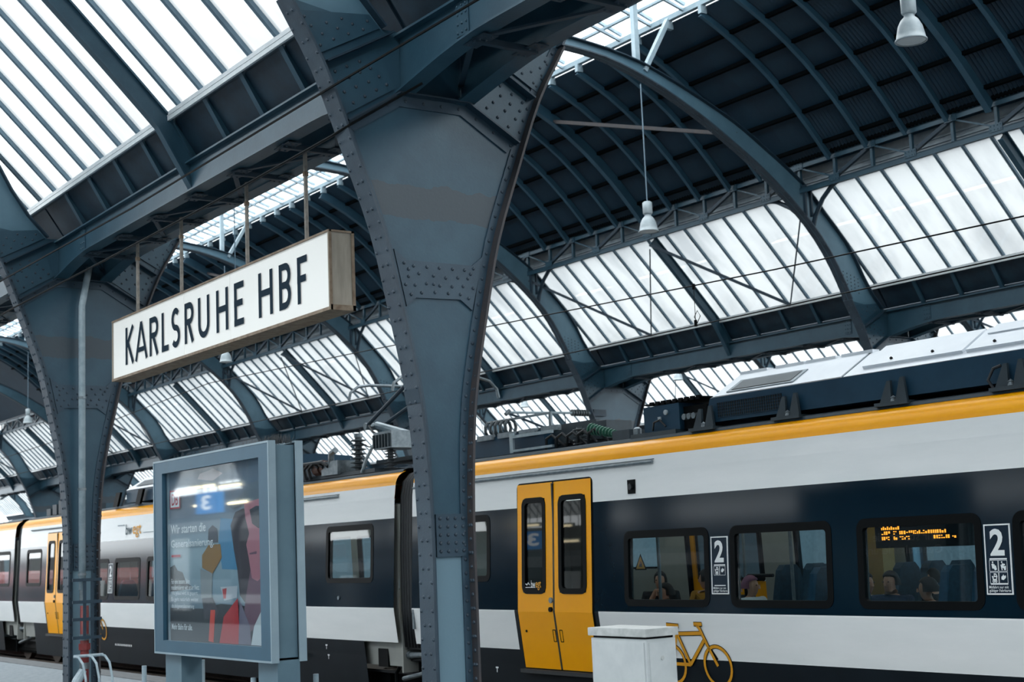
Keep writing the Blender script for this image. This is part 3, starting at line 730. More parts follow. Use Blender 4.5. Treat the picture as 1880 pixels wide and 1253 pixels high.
LR = (2.62, 9.38)                                         # lower lantern rail
def lantern_meshes():
    D = {}; w = L/10
    D['rail'] = MB().box(-L/2, L/2, LR[0]-.05, LR[0]+.05, LR[1]-.05, LR[1]+.05).mesh('lantern_rail', 'lantern_white')
    D['rail2'] = MB().box(-L/2, L/2, 1.76, 1.86, 9.55, 9.65).box(-L/2, L/2, 2.2, 2.26, 9.55, 9.6).mesh('lantern_rail', 'lantern_white')
    D['bar'] = MB().bar((0, LR[0], LR[1]+.12), (0, 0, 10.35), .05, .06).bar((0, LR[0], LR[1]), (0, 1.8, 9.6), .05, .05).mesh('lantern_bar', 'lantern_white')
    a = (LR[0]+.05, LR[1]+.14); b = (0, 10.4)
    D['pane'] = MB().add([(-w/2+.02, *a), (w/2-.02, *a), (w/2-.02, *b), (-w/2+.02, *b)], [(0,1,2,3)]).mesh('pane', 'pane_lantern')
    D['brk'] = MB().box(-.04, .04, LR[0]-.07, LR[0]+.07, LR[1]-.2, LR[1]-.05).mesh('bracket', 'lantern_white')
    D['np'] = MB().add([(-L/2, -a[0], a[1]), (L/2, -a[0], a[1]), (L/2, *b), (-L/2, *b)], [(0,1,2,3)]).mesh('pane', 'pane_lantern')
    return D
NM = lantern_meshes()
def lantern(k, n, label, full=True):
    wcount[0] += 1
    t = empty('window_%d' % wcount[0], (XK(k)-L/2, CEN(n), 0), label, 'roof lantern', None, 'structure'); w = L/10
    inst('lantern_rail', NM['rail'], t); inst('lantern_rail', NM['rail2'], t); inst('pane', NM['np'], t)
    for i in range(10):
        inst('pane', NM['pane'], t, (-L/2+(i+.5)*w, 0, 0)); inst('lantern_bar', NM['bar'], t, (-L/2+(i+.5)*w, 0, 0))
        if full: inst('bracket', NM['brk'], t, (-L/2+i*w, 0, 0))
for k in range(-1, 8): lantern(k, 2, '%s bay of the bright roof lantern over the train, counted from the right' % ORD[k+1])

# ------------------------------------------------------------------ the train
YT = [(10.80,-2.0),(10.75,-1.46),(10.665,-.78),(10.70,0.0),(10.735,.8),(10.76,.975)]
def yT(z): return interp(YT, z, 1, 0)
YMID = 12.12
def side(mb, x0, x1, z0, z1, holes=(), far=False, off=0.0):
    xs = sorted({x0, x1, *[min(max(v, x0), x1) for h in holes for v in h[:2]]}); zs = sorted({z0, z1, *[min(max(v, z0), z1) for h in holes for v in h[2:]], *[z for _, z in YT if z0 < z < z1]})
    for xa, xb in zip(xs, xs[1:]):
        for za, zb in zip(zs, zs[1:]):
            cx, cz = (xa+xb)/2, (za+zb)/2
            if any(h[0] < cx < h[1] and h[2] < cz < h[3] for h in holes): continue
            ya, yb = yT(za)+off, yT(zb)+off
            if far: ya, yb = 2*YMID-ya, 2*YMID-yb
            mb.add([(xa,ya,za),(xb,ya,za),(xb,yb,zb),(xa,yb,zb)], [(0,1,2,3)])
    return mb
def rrect(x0, x1, z0, z1, r, n=5):
    P = []
    for cx, cz, a in ((x1-r, z1-r, 0), (x0+r, z1-r, 90), (x0+r, z0+r, 180), (x1-r, z0+r, 270)):
        for i in range(n+1):
            t = math.radians(a+90*i/n); P.append((cx+r*math.cos(t), cz+r*math.sin(t)))
    return P
def knot(P, z=-.78):                               # add points where an outline crosses the bend of the body side
    o = []
    for a, b in zip(P, P[1:]+P[:1]):
        o.append(a)
        if (a[1]-z)*(b[1]-z) < 0: o.append((a[0]+(b[0]-a[0])*(z-a[1])/(b[1]-a[1]), z))
    return o
def ring(mb, out, inn, off, far=False, depth=.015):
    out = knot(out); inn = knot(inn)
    n = len(out); f = (lambda z, o: 2*YMID-yT(z)-o) if far else (lambda z, o: yT(z)+o)
    vs = [(x, f(z, off), z) for x, z in out] + [(x, f(z, off), z) for x, z in inn] + [(x, f(z, off+depth), z) for x, z in out] + [(x, f(z, off+depth+.04), z) for x, z in inn]
    fs = []
    for i in range(n):
        j = (i+1) % n
        fs += [(i, j, j+n, i+n), (i+2*n, j+2*n, j, i), (i+n, j+n, j+3*n, i+3*n)]
    return mb.add(vs, fs)
def face(mb, poly, off, far=False):
    f = (lambda z: 2*YMID-yT(z)-off) if far else (lambda z: yT(z)+off)
    return mb.add([(x, f(z), z) for x, z in poly], [tuple(range(len(poly)))])
ROOFEDGE = [(10.76,.975),(10.768,1.02),(10.79,1.07),(10.825,1.115),(10.875,1.15),(10.94,1.178)]
def train_car(x0, x1, wins, doors, label, twos=(), gang=None, tall=()):
    t = empty('train_car', ((x0+x1)/2, YMID, 0), label, 'train', 'cars of the yellow and white train')
    ox = (x0+x1)/2
    def B(mb, name, mt, parent=t, smooth=False, kind=None):
        mb.v = [(x-ox, y-YMID, z) for x, y, z in mb.v] if parent is t else mb.v
        return mb.build(name, mt, parent, smooth=smooth, kind=kind)
    def S(mb, name, mt, parent, smooth=False, kind=None):           # sub-part: parent sits at the car origin
        mb.v = [(x-ox, y-YMID, z) for x, y, z in mb.v]; return mb.build(name, mt, parent, smooth=smooth, kind=kind)
    dh = [(a, b, -1.46, .77) for a, b in doors]; wn_ = [(a+.05, b-.05, c+.05, d-.05) for a, b, c, d in wins]; farw = [(a-.10, b+.10, c, min(d+.26, .5)) for a, b, c, d in wins]; wf_ = [(a+.05, b-.05, c+.05, d-.05) for a, b, c, d in farw]
    for far in (False, True):
        wh = wf_ if far else wn_
        cuts = [x0] + [v for d in sorted(doors) for v in d] + [x1]; segs = list(zip(cuts[::2], cuts[1::2]))
        for a, b in segs: B(side(MB(), a, b, -.765, .5, wh, far), 'window_band', 'train_dark')
        B(side(MB(), x0, x1, .5, .975, dh, far), 'upper_band', 'train_white')
        for i, (a, b) in enumerate(segs): B(side(MB(), a+(.11 if i else 0), b-(.11 if i < len(segs)-1 else 0), -1.255, -.765, (), far), 'lower_band', 'train_white')
        e0 = x0+1.05 if gang is not None else x0; sk = side(MB(), e0, x1-1.0, -1.98, -1.255, dh, far)
        for a, b in doors:
            side(sk, a-.11, a, -1.255, -.765, (), far); side(sk, b, b+.11, -1.255, -.765, (), far)
        B(sk, 'skirt', 'train_skirt')
        re = MB(); P = ROOFEDGE if not far else [(2*YMID-y, z) for y, z in ROOFEDGE]
        re.add([(x, y, z) for y, z in P for x in (x0, x1)], [(2*i, 2*i+1, 2*i+3, 2*i+2) for i in range(len(P)-1)]); B(re, 'roof_edge', 'train_yellow', smooth=True)
    rf = MB(); RP = [(10.90,1.165),(10.92,1.20),(10.98,1.215),(11.4,1.25),(12.12,1.27),(12.84,1.25),(13.26,1.215),(13.32,1.2),(13.34,1.165)]
    rf.add([(x, y, z) for y, z in RP for x in (x0+.02, x1-.02)], [(2*i, 2*i+1, 2*i+3, 2*i+2) for i in range(len(RP)-1)]); B(rf, 'roof', 'roof_grey')
    for far in (False, True): B(side(MB(), x0, x1, -1.6, .7, (wf_ if far else wn_)+dh, far, .09), 'lining', 'interior_wall')
    B(MB().box(x0, x1, 10.95, 13.3, -1.72, -1.68), 'car_floor', 'rubber'); B(MB().box(x0, x1, 10.85, 13.4, .68, .72), 'car_ceiling', 'interior_ceiling')
    B(MB().box(x0+.0, x0+.04, 10.8, 13.44, -1.68, .7), 'end_wall', 'interior_wall'); B(MB().box(x1-.04, x1, 10.8, 13.44, -1.68, .7), 'end_wall', 'interior_wall')
    B(MB().box(x0, x1, 11.25, 13.0, -2.05, -1.74), 'underframe', 'train_black')
    for far in (False, True):
        for a, b, c, d in (farw if far else wins):
            fr = B(ring(MB(), rrect(a, b, c, d, .1), rrect(a+.075, b-.075, c+.075, d-.085, .035), -.006, far), 'window_frame', 'train_black')
            S(face(MB(), rrect(a+.07, b-.07, c+.07, d-.08, .035), .012, far), 'pane', 'train_glass', fr)
            if (a, b) in tall and not far:
                zz = d-.33; S(MB().bar((a+.05, yT(zz), zz), (b-.05, yT(zz), zz), .03, .035), 'transom', 'train_black', fr)
                S(ring(MB(), rrect(a+.1, b-.1, zz+.03, d-.1, .03), rrect(a+.15, b-.15, zz+.07, d-.14, .02), .004), 'hopper_frame', 'train_black', fr)
    for a, b in doors:
        m = (a+b)/2
        for far in (False, True):
            ds = B(ring(MB(), rrect(a-.035, b+.035, -1.5, .805, .07), rrect(a+.0, b-.0, -1.465, .775, .05), -.004, far), 'door_surround', 'train_black')
            for (p, q) in ((a, m-.012), (m+.012, b)):
                g0, g1 = (p+.1, q-.16) if p == a else (p+.11, q-.10)
                gl = (g0, g1, -.55, .60)
                df = side(MB(), p-(.012 if p == a else -.006), q+(.012 if q == b else -.006), -1.47, .785, [gl], far, -.012); d = B(df, 'door', 'train_yellow')
                S(ring(MB(), rrect(g0-.015, g1+.015, -.565, .615, .1), rrect(g0+.05, g1-.05, -.5, .55, .05), -.02, far), 'window_frame', 'train_black', d)
                S(face(MB(), rrect(g0+.045, g1-.045, -.505, .555, .05), .0, far), 'pane', 'door_glass', d)
                if not far:
                    hx = (m-.05) if p == a else (m+.09)
                    if p == a:
                        S(MB().tube([(hx, yT(-.64)-.03, -.64), (hx, yT(-.64)-.01, -.64)], .035, 12), 'button_plate', 'dull_metal', d)
                        S(MB().tube([(hx, yT(-.75)-.04, -.75), (hx, yT(-.75)-.01, -.75)], .03, 12), 'door_button', 'train_black', d)
                        S(MB().tube([(p+.12, yT(-1.02)-.022, -1.02), (p+.12, yT(-1.02), -1.02)], .016, 8), 'lock', 'train_black', d)
                    S(ring(MB(), rrect(hx-.03, hx+.03, -1.14, -.99, .006, 1), rrect(hx-.022, hx+.022, -1.13, -1.0, .004, 1), -.016), 'pull_recess', 'train_black', d)
            if not far: S(MB().box(m-.014, m+.014, 10.70, 10.76, -.76, .77).bar((m, yT(-1.46)-.006, -1.46), (m, yT(-.76)-.006, -.76), .028, .02, (0,1,0)), 'rubber_seal', 'rubber', ds)
            if not far: S(MB().box(a-.05, b+.05, 10.68, 10.78, -1.53, -1.485), 'step_edge', 'rubber', ds)
    return t, ox, B, S
Z4 = (-.70, .14); ZT = (-.41, .45)
w1 = [(-17.35,-15.98,*ZT)] + [(-13.235+1.752*i, -13.235+1.752*i+1.43, *Z4) for i in range(6)]
car1, ox1, B1, S1 = train_car(-17.95, -2.0, w1, [(-15.33,-13.84)], 'train car with two yellow doors and passengers, right of the middle column', gang=True)
w2 = [(-20.53,-19.05,*ZT)] + [(-31.65+1.79*i-.0, -31.65+1.79*i+1.45, *Z4) for i in range(5)] + [(-35.9,-34.75,*ZT)]
car2, ox2, B2, S2 = train_car(-36.45, -18.45, w2, [(-34.33,-32.85),(-22.95,-21.45)], 'train car behind the poster case, between two dark gangways', gang=True)
w3 = [(-38.6,-37.25,*ZT)] + [(-40.6-1.79*i, -40.6-1.79*i+1.45, *Z4) for i in range(5)]
car3, ox3, B3, S3 = train_car(-58.0, -36.95, w3, [], 'farthest train car at the left edge of the view')

# details on the near car
B1(MB().tube([(-17.9, yT(.9)-.025, .90), (-12.69, yT(.9)-.025, .90)], .018, 8).box(-17.9, -12.69, yT(.93)-.012, yT(.93), .925, .935), 'drip_rail', 'dull_metal')
B2(MB().tube([(-23.6, yT(.9)-.025, .90), (-20.15, yT(.9)-.025, .90)], .018, 8).box(-23.6, -20.15, yT(.93)-.012, yT(.93), .925, .935), 'drip_rail', 'dull_metal')
B2(MB().tube([(-35.6, yT(.9)-.025, .90), (-32.3, yT(.9)-.025, .90)], .018, 8), 'drip_rail', 'dull_metal')
cm = B1(MB().box(-13.14, -13.01, 10.715, 10.75, .56, .72), 'side_camera', 'train_black')
S1(MB().lathe([(.0,.0),(.035,0),(.03,.02),(0,.03)], 10, (0,0,0)), 'lens', 'rubber', cm) if False else None
S1(MB().tube([(-13.075, 10.69, .64), (-13.075, 10.72, .64)], .035, 12), 'camera_lens', 'rubber', cm)
B1(MB().box(-17.93, -17.90, yT(-.9)-.02, yT(-.9)+.02, -1.05, -.78), 'grab_handle', 'dull_metal')
B2(MB().tube([(-20.1, yT(-.63)-.015, -.63), (-20.1, yT(-.63), -.63)], .03, 10), 'key_socket', 'dull_metal')

# class signs
def two_sign(B, S, x0, x1, n):
    z0, z1 = -.565, .035; w = x1-x0; f = lambda z: yT(z)-.0065; g = lambda z: yT(z)-.0085
    s = B(face(MB(), [(x0,z0),(x1,z0),(x1,0-.3),(x1,z1),(x0,z1),(x0,-.3)], -.006), 'class_sign', 'picto_blue')
    S(ring(MB(), [(x0,z0),(x1,z0),(x1,z1),(x0,z1)], [(x0+.012,z0+.012),(x1-.012,z0+.012),(x1-.012,z1-.012),(x0+.012,z1-.012)], -.009), 'border', 'white_print', s)
    mb = MB(); text(mb, '2', x0+.22*w, x1-.24*w, -.235, -.005, g, .03); S(mb, 'numeral', 'white_print', s)
    mb = MB(); stroke(mb, [(x0+.17*w,-.262),(x1-.17*w,-.262)], .012, g); stroke(mb, [(x0+.17*w,-.475),(x1-.17*w,-.475)], .01, g)
    text(mb, 'Mitfahrt nur mit', x0+.1*w, x1-.16*w, -.512, -.489, g, .01); text(mb, 'gültiger Fahrkarte', x0+.1*w, x1-.08*w, -.548, -.518, g, .01); S(mb, 'small_print', 'white_print', s)
    rows = 2 if n == 4 else 1
    for r in range(rows):
        for c in range(2):
            a = x0+.16*w+c*.345*w; b = a+.32*w; zt = -.274-r*.102; zb = zt-.093
            p = S(face(MB(), [(a,zb),(b,zb),(b,zt),(a,zt)], -.0075), 'pictogram', 'picto_blue', s)
            mb = MB(); stroke(mb, [(a,zb),(b,zb),(b,zt),(a,zt),(a,zb)], .004, g); W = b-a; Hh = zt-zb; q = lambda u, v: (a+u*W, zb+v*Hh)
            if rows == 2 and r == 0:                 # seated figures
                face(mb, [(a+.38*W+.09*W*math.cos(t*.785), zb+.83*Hh+.09*Hh*math.sin(t*.785)) for t in range(8)], -.0086)
                if c == 0: stroke(mb, [q(.35,.7),q(.42,.35),q(.62,.4),q(.74,.12)], .022, g); stroke(mb, [q(.48,.62),q(.55,.45)], .02, g)
                else: stroke(mb, [q(.5,.7),q(.48,.38),q(.72,.38),q(.74,.1)], .02, g); stroke(mb, [q(.5,.62),q(.75,.6)], .012, g); stroke(mb, [q(.28,.6),q(.4,.1)], .01, g)
            elif c == 0:                             # pram
                stroke(mb, [q(.2,.62),q(.32,.62),q(.36,.35),q(.72,.35),q(.8,.62),q(.5,.62),q(.5,.88),q(.68,.85),q(.8,.62)], .009, g)
                for u in (.4, .68): stroke(mb, arc(a+u*W, zb+.2*Hh, .1*W, .1*Hh, 0, 360), .008, g)
            else:                                    # hand with banknote
                face(mb, [q(.25,.35),q(.5,.3),q(.78,.5),q(.8,.7),q(.55,.68),q(.5,.82),q(.42,.7),q(.25,.6)], -.0086)
            S(mb, 'glyph', 'white_print', p)
two_sign(B1, S1, -11.77, -11.51, 2); two_sign(B1, S1, -8.275, -8.005, 4); two_sign(B2, S2, -30.21, -29.95, 4)
# bicycle marks
def bike(B, dx):
    f = lambda z: yT(z)-.012
    mb = MB(); Z = lambda L: [(x+dx, z) for x, z in L]
    for c in (-11.80, -12.52): stroke(mb, Z(arc(c, -1.315, .205, .205, 0, 360, 28)), .032, f)
    for L_ in ([(-12.54,-.895),(-12.34,-.905)], [(-12.42,-.90),(-12.385,-.98),(-12.23,-1.315)], [(-12.385,-.98),(-12.52,-1.315)], [(-12.395,-.99),(-11.985,-.975)],
              [(-12.02,-.90),(-11.92,-1.10),(-11.80,-1.315)], [(-11.95,-1.04),(-12.23,-1.315)], [(-12.23,-1.315),(-12.52,-1.315)], [(-12.09,-.88),(-11.96,-.88)]):
        stroke(mb, Z(L_), .036, f)
    stroke(mb, Z([(-12.05,-.885),(-12.02,-.92)]), .03, f)
    B(mb, 'bicycle_mark', 'yellow_print')
    mb = MB(); f2 = lambda z: yT(z)-.009
    for L_ in ([(-12.42,-.90),(-12.385,-.98),(-12.23,-1.315)], [(-12.395,-.99),(-11.985,-.975)], [(-12.02,-.90),(-11.92,-1.10),(-11.80,-1.255)], [(-11.95,-1.04),(-12.23,-1.315)], [(-12.54,-.895),(-12.34,-.905)], [(-12.09,-.88),(-11.96,-.88)]):
        stroke(mb, Z(L_), .05, f2)
    for c in (-11.80, -12.52): stroke(mb, Z(arc(c, -1.315, .205, .205, 10, 170, 20)), .046, f2)
    B(mb, 'bicycle_outline', 'train_black')
bike(B1, 0.0); bike(B2, -18.85)
def logo(B, x0, x1, z0, z1, mt, off=-.012):
    f = lambda z: yT(z)+off; w = x1-x0; h = z1-z0
    a = MB(); text(a, 'bw', x0, x0+.42*w, z0+.25*h, z1, f, .012); B(a, 'logo_dark', mt)
    b = MB(); text(b, 'egt', x0+.46*w, x1, z0, z1-.06*h, f, .012); B(b, 'logo_yellow', 'yellow_print')
logo(B2, -29.28, -28.42, .53, .81, 'dark_teal_print')
mb = MB(); stroke(mb, [(-29.75,.80),(-29.35,.80)], .02, yT(.8)-.012); stroke(mb, [(-28.3,.62),(-27.4,.62)], .015, yT(.62)-.012); B2(mb, 'logo_line', 'grey_sheet')
logo(B1, -15.04, -14.83, -.52, -.40, 'white_print', -.024)
mb = MB(); stroke(mb, [(-15.16,-.44),(-15.13,-.455),(-15.10,-.43),(-15.07,-.455)], .014, yT(-.44)-.024); stroke(mb, [(-15.16,-.485),(-14.95,-.485)], .008, yT(-.48)-.024); B1(mb, 'logo_line', 'white_print')
mb = MB()
for i in range(11): stroke(mb, [(-30.0+i*.09,-1.63),(-30.0+i*.09,-1.59)], .045, yT(-1.6)-.006)
B2(mb, 'vehicle_number', 'white_print', kind='stuff')
mb = MB()
for x, z in ((-21.6,-1.42),(-20.65,-1.35),(-20.62,-1.5),(-16.0,-1.5)): stroke(mb, [(x-.03,z),(x+.03,z)], .02, yT(z)-.006); stroke(mb, [(x,z),(x,z-.06)], .014, yT(z)-.006)
B1(mb, 'stencil_mark', 'white_print', kind='stuff') if False else B2(mb, 'stencil_mark', 'white_print', kind='stuff')
# warning triangle on the first pane, destination display inside
tr = MB(); tr.add([(-13.07,10.705,-.30),(-12.86,10.705,-.30),(-12.965,10.71,-.115)], [(0,1,2)]); wt = B1(tr, 'warning_sticker', 'train_black')
tr = MB(); tr.add([(-13.045,10.703,-.287),(-12.885,10.703,-.287),(-12.965,10.706,-.145)], [(0,1,2)]); S1(tr, 'sticker_face', 'warning_orange', wt)
tr = MB(); tr.add([(-12.99,10.701,-.265),(-12.935,10.701,-.265),(-12.94,10.702,-.215),(-12.975,10.702,-.2)], [(0,1,2,3)]); S1(tr, 'sticker_glyph', 'copper_brown', wt)
dp = B1(MB().box(-10.75, -9.55, 12.1, 12.2, -.16, .10), 'display', 'train_black')
mb = MB(); rr = random.Random(3)
for row, (xa, xb, z) in enumerate([(-10.66,-10.42,.045),(-10.66,-10.55,-.005),(-10.50,-10.46,-.005),(-10.42,-9.82,-.005),(-10.66,-10.55,-.06),(-10.50,-10.46,-.06),(-10.42,-10.30,-.06),(-9.98,-9.70,-.06)]):
    x = xa
    while x < xb:
        q = rr.choice((.02, .024, .03))
        for zz in (-.012, 0, .012):
            if rr.random() < .8: mb.add([(x,12.098,z+zz-.005),(x+q*.8,12.098,z+zz-.005),(x+q*.8,12.098,z+zz+.005),(x,12.098,z+zz+.005)], [(0,1,2,3)])
        x += q*1.15
S1(mb, 'led_rows', 'led_orange', dp, kind='stuff')
# interior: seats, partitions, grab poles
def seat(B, S, x, y, d, z=-1.68):
    b = B(MB().box(x-.22, x+.22, y-.21, y+.21, z+.36, z+.45), 'seat', 'seat_fabric')
    P = [(y-.22, z+.42), (y+.22, z+.42), (y+.23, z+.95), (y+.15, z+1.30), (y+.09, z+1.36), (y-.09, z+1.36), (y-.15, z+1.30), (y-.23, z+.95)]
    xb = x-d*.24
    S(MB().prism(P, xb-.05, xb+.05), 'backrest', 'seat_fabric', b); S(MB().box(x-.03, x+.03, y-.03, y+.03, z, z+.36), 'seat_leg', 'dull_metal', b)
for i, x in enumerate([-12.7, -11.75, -10.95, -10.1, -9.3, -8.45, -7.6, -6.7]):
    for y in (11.25, 12.95) if i > 1 else (12.95,):
        seat(B1, S1, x, y, 1 if i % 2 else -1)
    seat(B1, S1, x, 12.5, 1 if i % 2 else -1)
for x in (-30.5, -28.7, -26.9, -25.1):
    for y in (11.3, 12.9): seat(B2, S2, x, y, 1)
B1(MB().box(-12.02, -11.55, 13.1, 13.3, -1.68, .6), 'wall_panel', 'interior_yellow')
for x, y in ((-13.35, 11.3), (-13.6, 12.9), (-11.9, 12.0)):
    B1(MB().tube([(x, y, -1.68), (x, y, .68)], .02, 8), 'grab_pole', 'dull_metal')
B1(MB().tube([(-12.55, 11.9, -1.0), (-12.55, 11.9, -.46), (-12.5, 11.9, -.42), (-12.1, 11.9, -.42)], .02, 8), 'grab_rail', 'train_black')

# gangway bellows, underneath gear
def gangway(B, S, xc, w=.5):
    LP = [(10.86,-1.32),(10.82,-.8),(10.83,0),(10.86,.8),(10.90,1.0),(11.0,1.10),(11.2,1.16),(12.12,1.18),(13.04,1.16),(13.24,1.10),(13.34,1.0),(13.38,.8),(13.4,0),(13.42,-.8),(13.38,-1.32)]
    g = B(MB().ribbon([(y+.03*(1 if y < 12 else -1), z-.03) for y, z in LP], xc-w/2, xc+w/2, .02), 'gangway', 'rubber')
    for i in range(6):
        x = xc-w/2+(i+.5)*w/6
        S(MB().tube([(x, y, z) for y, z in LP], .045, 6), 'bellows_fold', 'rubber', g, smooth=True)
gangway(B1, S1, -18.2); gangway(B2, S2, -36.7)
def bogie(B, S, xc):
    b = B(MB().box(xc-1.6, xc+1.6, 11.12, 11.3, -1.98, -1.72).box(xc-.5, xc+.5, 11.05, 13.1, -1.9, -1.55), 'bogie_frame', 'train_black')
    for dx in (-1.15, 1.15):
        for y in (11.38, 12.82):
            S(MB().tube([(xc+dx, y-.06, -1.80), (xc+dx, y+.06, -1.80)], .42, 24), 'wheel', 'rail_steel', b)
        S(MB().tube([(xc+dx, 11.02, -1.80), (xc+dx, 11.2, -1.80)], .14, 12), 'axle_box', 'train_black', b)
    S(MB().tube([(xc-.75, 10.9, -1.45), (xc-.2, 10.9, -1.44), (xc-.19, 10.9, -1.44), (xc+.75, 10.9, -1.40)], [.06,.06,.042,.042], 10), 'damper', 'dull_metal', b)
    S(MB().tube([(xc-.45, 10.92, -1.78), (xc+.6, 10.92, -1.60)], .035, 10), 'anti_roll_bar', 'dull_metal', b)
    S(MB().tube([(xc-.9, 10.95, -1.35), (xc-.45, 10.93, -1.52), (xc, 10.95, -1.5), (xc+.4, 10.95, -1.33)], .018, 6), 'brake_hose', 'rubber', b)
    S(MB().tube([(xc-.62, 10.9, -2.0), (xc-.62, 10.9, -1.7), (xc-.5, 10.9, -1.6), (xc-.35, 10.9, -1.66)], .03, 8), 'guard_iron', 'train_black', b)
    S(MB().box(xc-1.0, xc-.72, 10.82, 11.1, -1.62, -1.36), 'bracket_box', 'train_black', b)
bogie(B1, S1, -18.2); bogie(B2, S2, -36.7); bogie(B1, S1, -14.9+1.6)

# roof equipment of the near car: air conditioning housing
Y0 = 10.97
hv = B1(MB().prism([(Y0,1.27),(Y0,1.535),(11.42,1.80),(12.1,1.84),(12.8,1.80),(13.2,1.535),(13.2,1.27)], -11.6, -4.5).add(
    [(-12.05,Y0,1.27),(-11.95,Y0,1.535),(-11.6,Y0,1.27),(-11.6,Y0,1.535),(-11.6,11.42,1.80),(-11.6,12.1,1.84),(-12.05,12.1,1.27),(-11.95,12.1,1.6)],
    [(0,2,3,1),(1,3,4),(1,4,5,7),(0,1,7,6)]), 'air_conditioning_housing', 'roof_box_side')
def slope(x0, x1, t0, t1, o):                      # panel on the sloping shoulder of the housing
    a = Vector((0, Y0, 1.535)); b = Vector((0, 11.42, 1.80)); n = Vector((0, -.51, .86))
    p = a.lerp(b, t0)+n*o; q = a.lerp(b, t1)+n*o
    return [(x0,p.y,p.z),(x1,p.y,p.z),(x1,q.y,q.z),(x0,q.y,q.z)]
def slab(x0, x1, t0, t1, o, th):
    A = slope(x0, x1, t0, t1, o); Bq = slope(x0, x1, t0, t1, o+th)
    return MB().add(A+Bq, [(3,2,1,0),(4,5,6,7),(0,1,5,4),(1,2,6,5),(2,3,7,6),(3,0,4,7)])
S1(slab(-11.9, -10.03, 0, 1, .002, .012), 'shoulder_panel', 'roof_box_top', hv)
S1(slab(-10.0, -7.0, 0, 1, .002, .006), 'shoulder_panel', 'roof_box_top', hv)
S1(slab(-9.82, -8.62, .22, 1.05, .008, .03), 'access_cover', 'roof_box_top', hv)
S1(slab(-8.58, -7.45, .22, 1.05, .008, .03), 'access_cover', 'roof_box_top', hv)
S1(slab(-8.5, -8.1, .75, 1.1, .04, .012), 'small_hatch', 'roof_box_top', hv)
S1(slab(-11.72, -10.72, .1, .62, .014, .012), 'upper_grille_frame', 'dull_metal', hv)
gr = S1(slab(-11.66, -10.78, .15, .57, .026, .004), 'upper_grille', 'mesh_black', hv)
mb = MB()
for i in range(30):
    x = -11.65+i*.03; A = slope(x, x+.006, .15, .57, .034); mb.add(A, [(0,1,2,3)])
for i in range(8): A = slope(-11.66, -10.78, .17+i*.05, .18+i*.05, .034); mb.add(A, [(0,1,2,3)])
S1(mb, 'upper_grille_wires', 'dull_metal', hv, kind='stuff')
S1(MB().box(-11.84, -10.86, Y0-.006, Y0, 1.31, 1.475), 'side_grille', 'mesh_black', hv)
mb = MB()
for i in range(29): mb.box(-11.83+i*.034, -11.826+i*.034, Y0-.012, Y0-.005, 1.31, 1.475)
for i in range(6): mb.box(-11.84, -10.86, Y0-.012, Y0-.005, 1.312+i*.032, 1.317+i*.032)
S1(mb, 'side_grille_wires', 'roof_box_side', hv, kind='stuff')
for x in (-11.9+.0, -11.35, -10.9, -10.4):
    S1(MB().box(x, x+.42, 11.40, 11.5, 1.80, 1.835), 'top_flap', 'roof_box_top', hv)
for x in (-9.5, -9.0, -8.3, -7.8):
    S1(MB().tube([(x, 11.12, 1.66), (x, 11.10, 1.675)], .014, 8), 'cover_bolt', 'train_black', hv)
for x in (-12.02, -10.74, -9.35, -8.03, -7.3):
    br = S1(MB().prism([(x-.17,1.21),(x-.02,1.21),(x-.02,1.43),(x-.06,1.43)], Y0-.06, Y0-.03, 'y').prism([(x+.17,1.21),(x+.02,1.21),(x+.10,1.45),(x+.14,1.45)], Y0-.06, Y0-.03, 'y'), 'mounting_bracket', 'roof_grey', hv)
    S1(MB().box(x-.2, x+.2, Y0-.1, Y0+.1, 1.19, 1.225), 'bracket_foot', 'roof_grey', hv)
    S1(MB().lathe([(.0,0),(.03,0),(.022,.03),(.03,.035),(.0,.06)], 8, (x, Y0-.05, 1.23)), 'bracket_bolt', 'dull_metal', hv)
S1(MB().tube([(-8.2, Y0-.05, 1.2),(-8.25, Y0-.07, 1.3),(-8.2, Y0-.05, 1.40),(-8.13, Y0-.03, 1.42)], .014, 6), 'earth_cable', 'rubber', hv)
# switch cabinet left of the housing
cb = B1(MB().box(-13.12, -12.5, 11.0, 11.6, 1.24, 1.55), 'switch_cabinet', 'roof_box_side')
S1(MB().box(-13.1, -12.1, 11.0, 11.7, 1.57, 1.585), 'cabinet_top', 'train_black', cb)
for i in range(9): S1(MB().box(-13.0+i*.1, -12.94+i*.1, 10.99, 11.02, 1.555, 1.60), 'vent_lip', 'train_black', cb)
S1(MB().tube([(-12.72, 10.98, 1.46), (-12.72, 11.0, 1.46)], .03, 12), 'gauge', 'lamp_white', cb)
S1(MB().box(-12.86, -12.81, 10.985, 11.0, 1.38, 1.42), 'name_plate', 'lamp_white', cb)
S1(MB().tube([(-12.95,10.98,1.27),(-12.9,10.96,1.36),(-12.8,10.96,1.38),(-12.72,10.98,1.3)], .012, 6), 'cabinet_cable', 'rubber', cb)
S1(MB().box(-13.3, -12.5, 10.93, 11.1, 1.2, 1.25), 'cabinet_rail', 'roof_grey', cb)
for x in (-12.42, -12.34, -12.26): S1(MB().tube([(x, 10.99, 1.38), (x, 11.1, 1.38)], .035, 10), 'coupling', 'dull_metal', cb)
S1(MB().box(-12.48, -12.1, 11.05, 11.5, 1.24, 1.5), 'coupling_box', 'train_black', cb)
S1(MB().lathe([(0,0),(.05,0),(.05,.1),(.02,.12),(0,.12)], 10, (-13.25, 11.0, 1.22)), 'roof_fitting', 'dull_metal', cb)
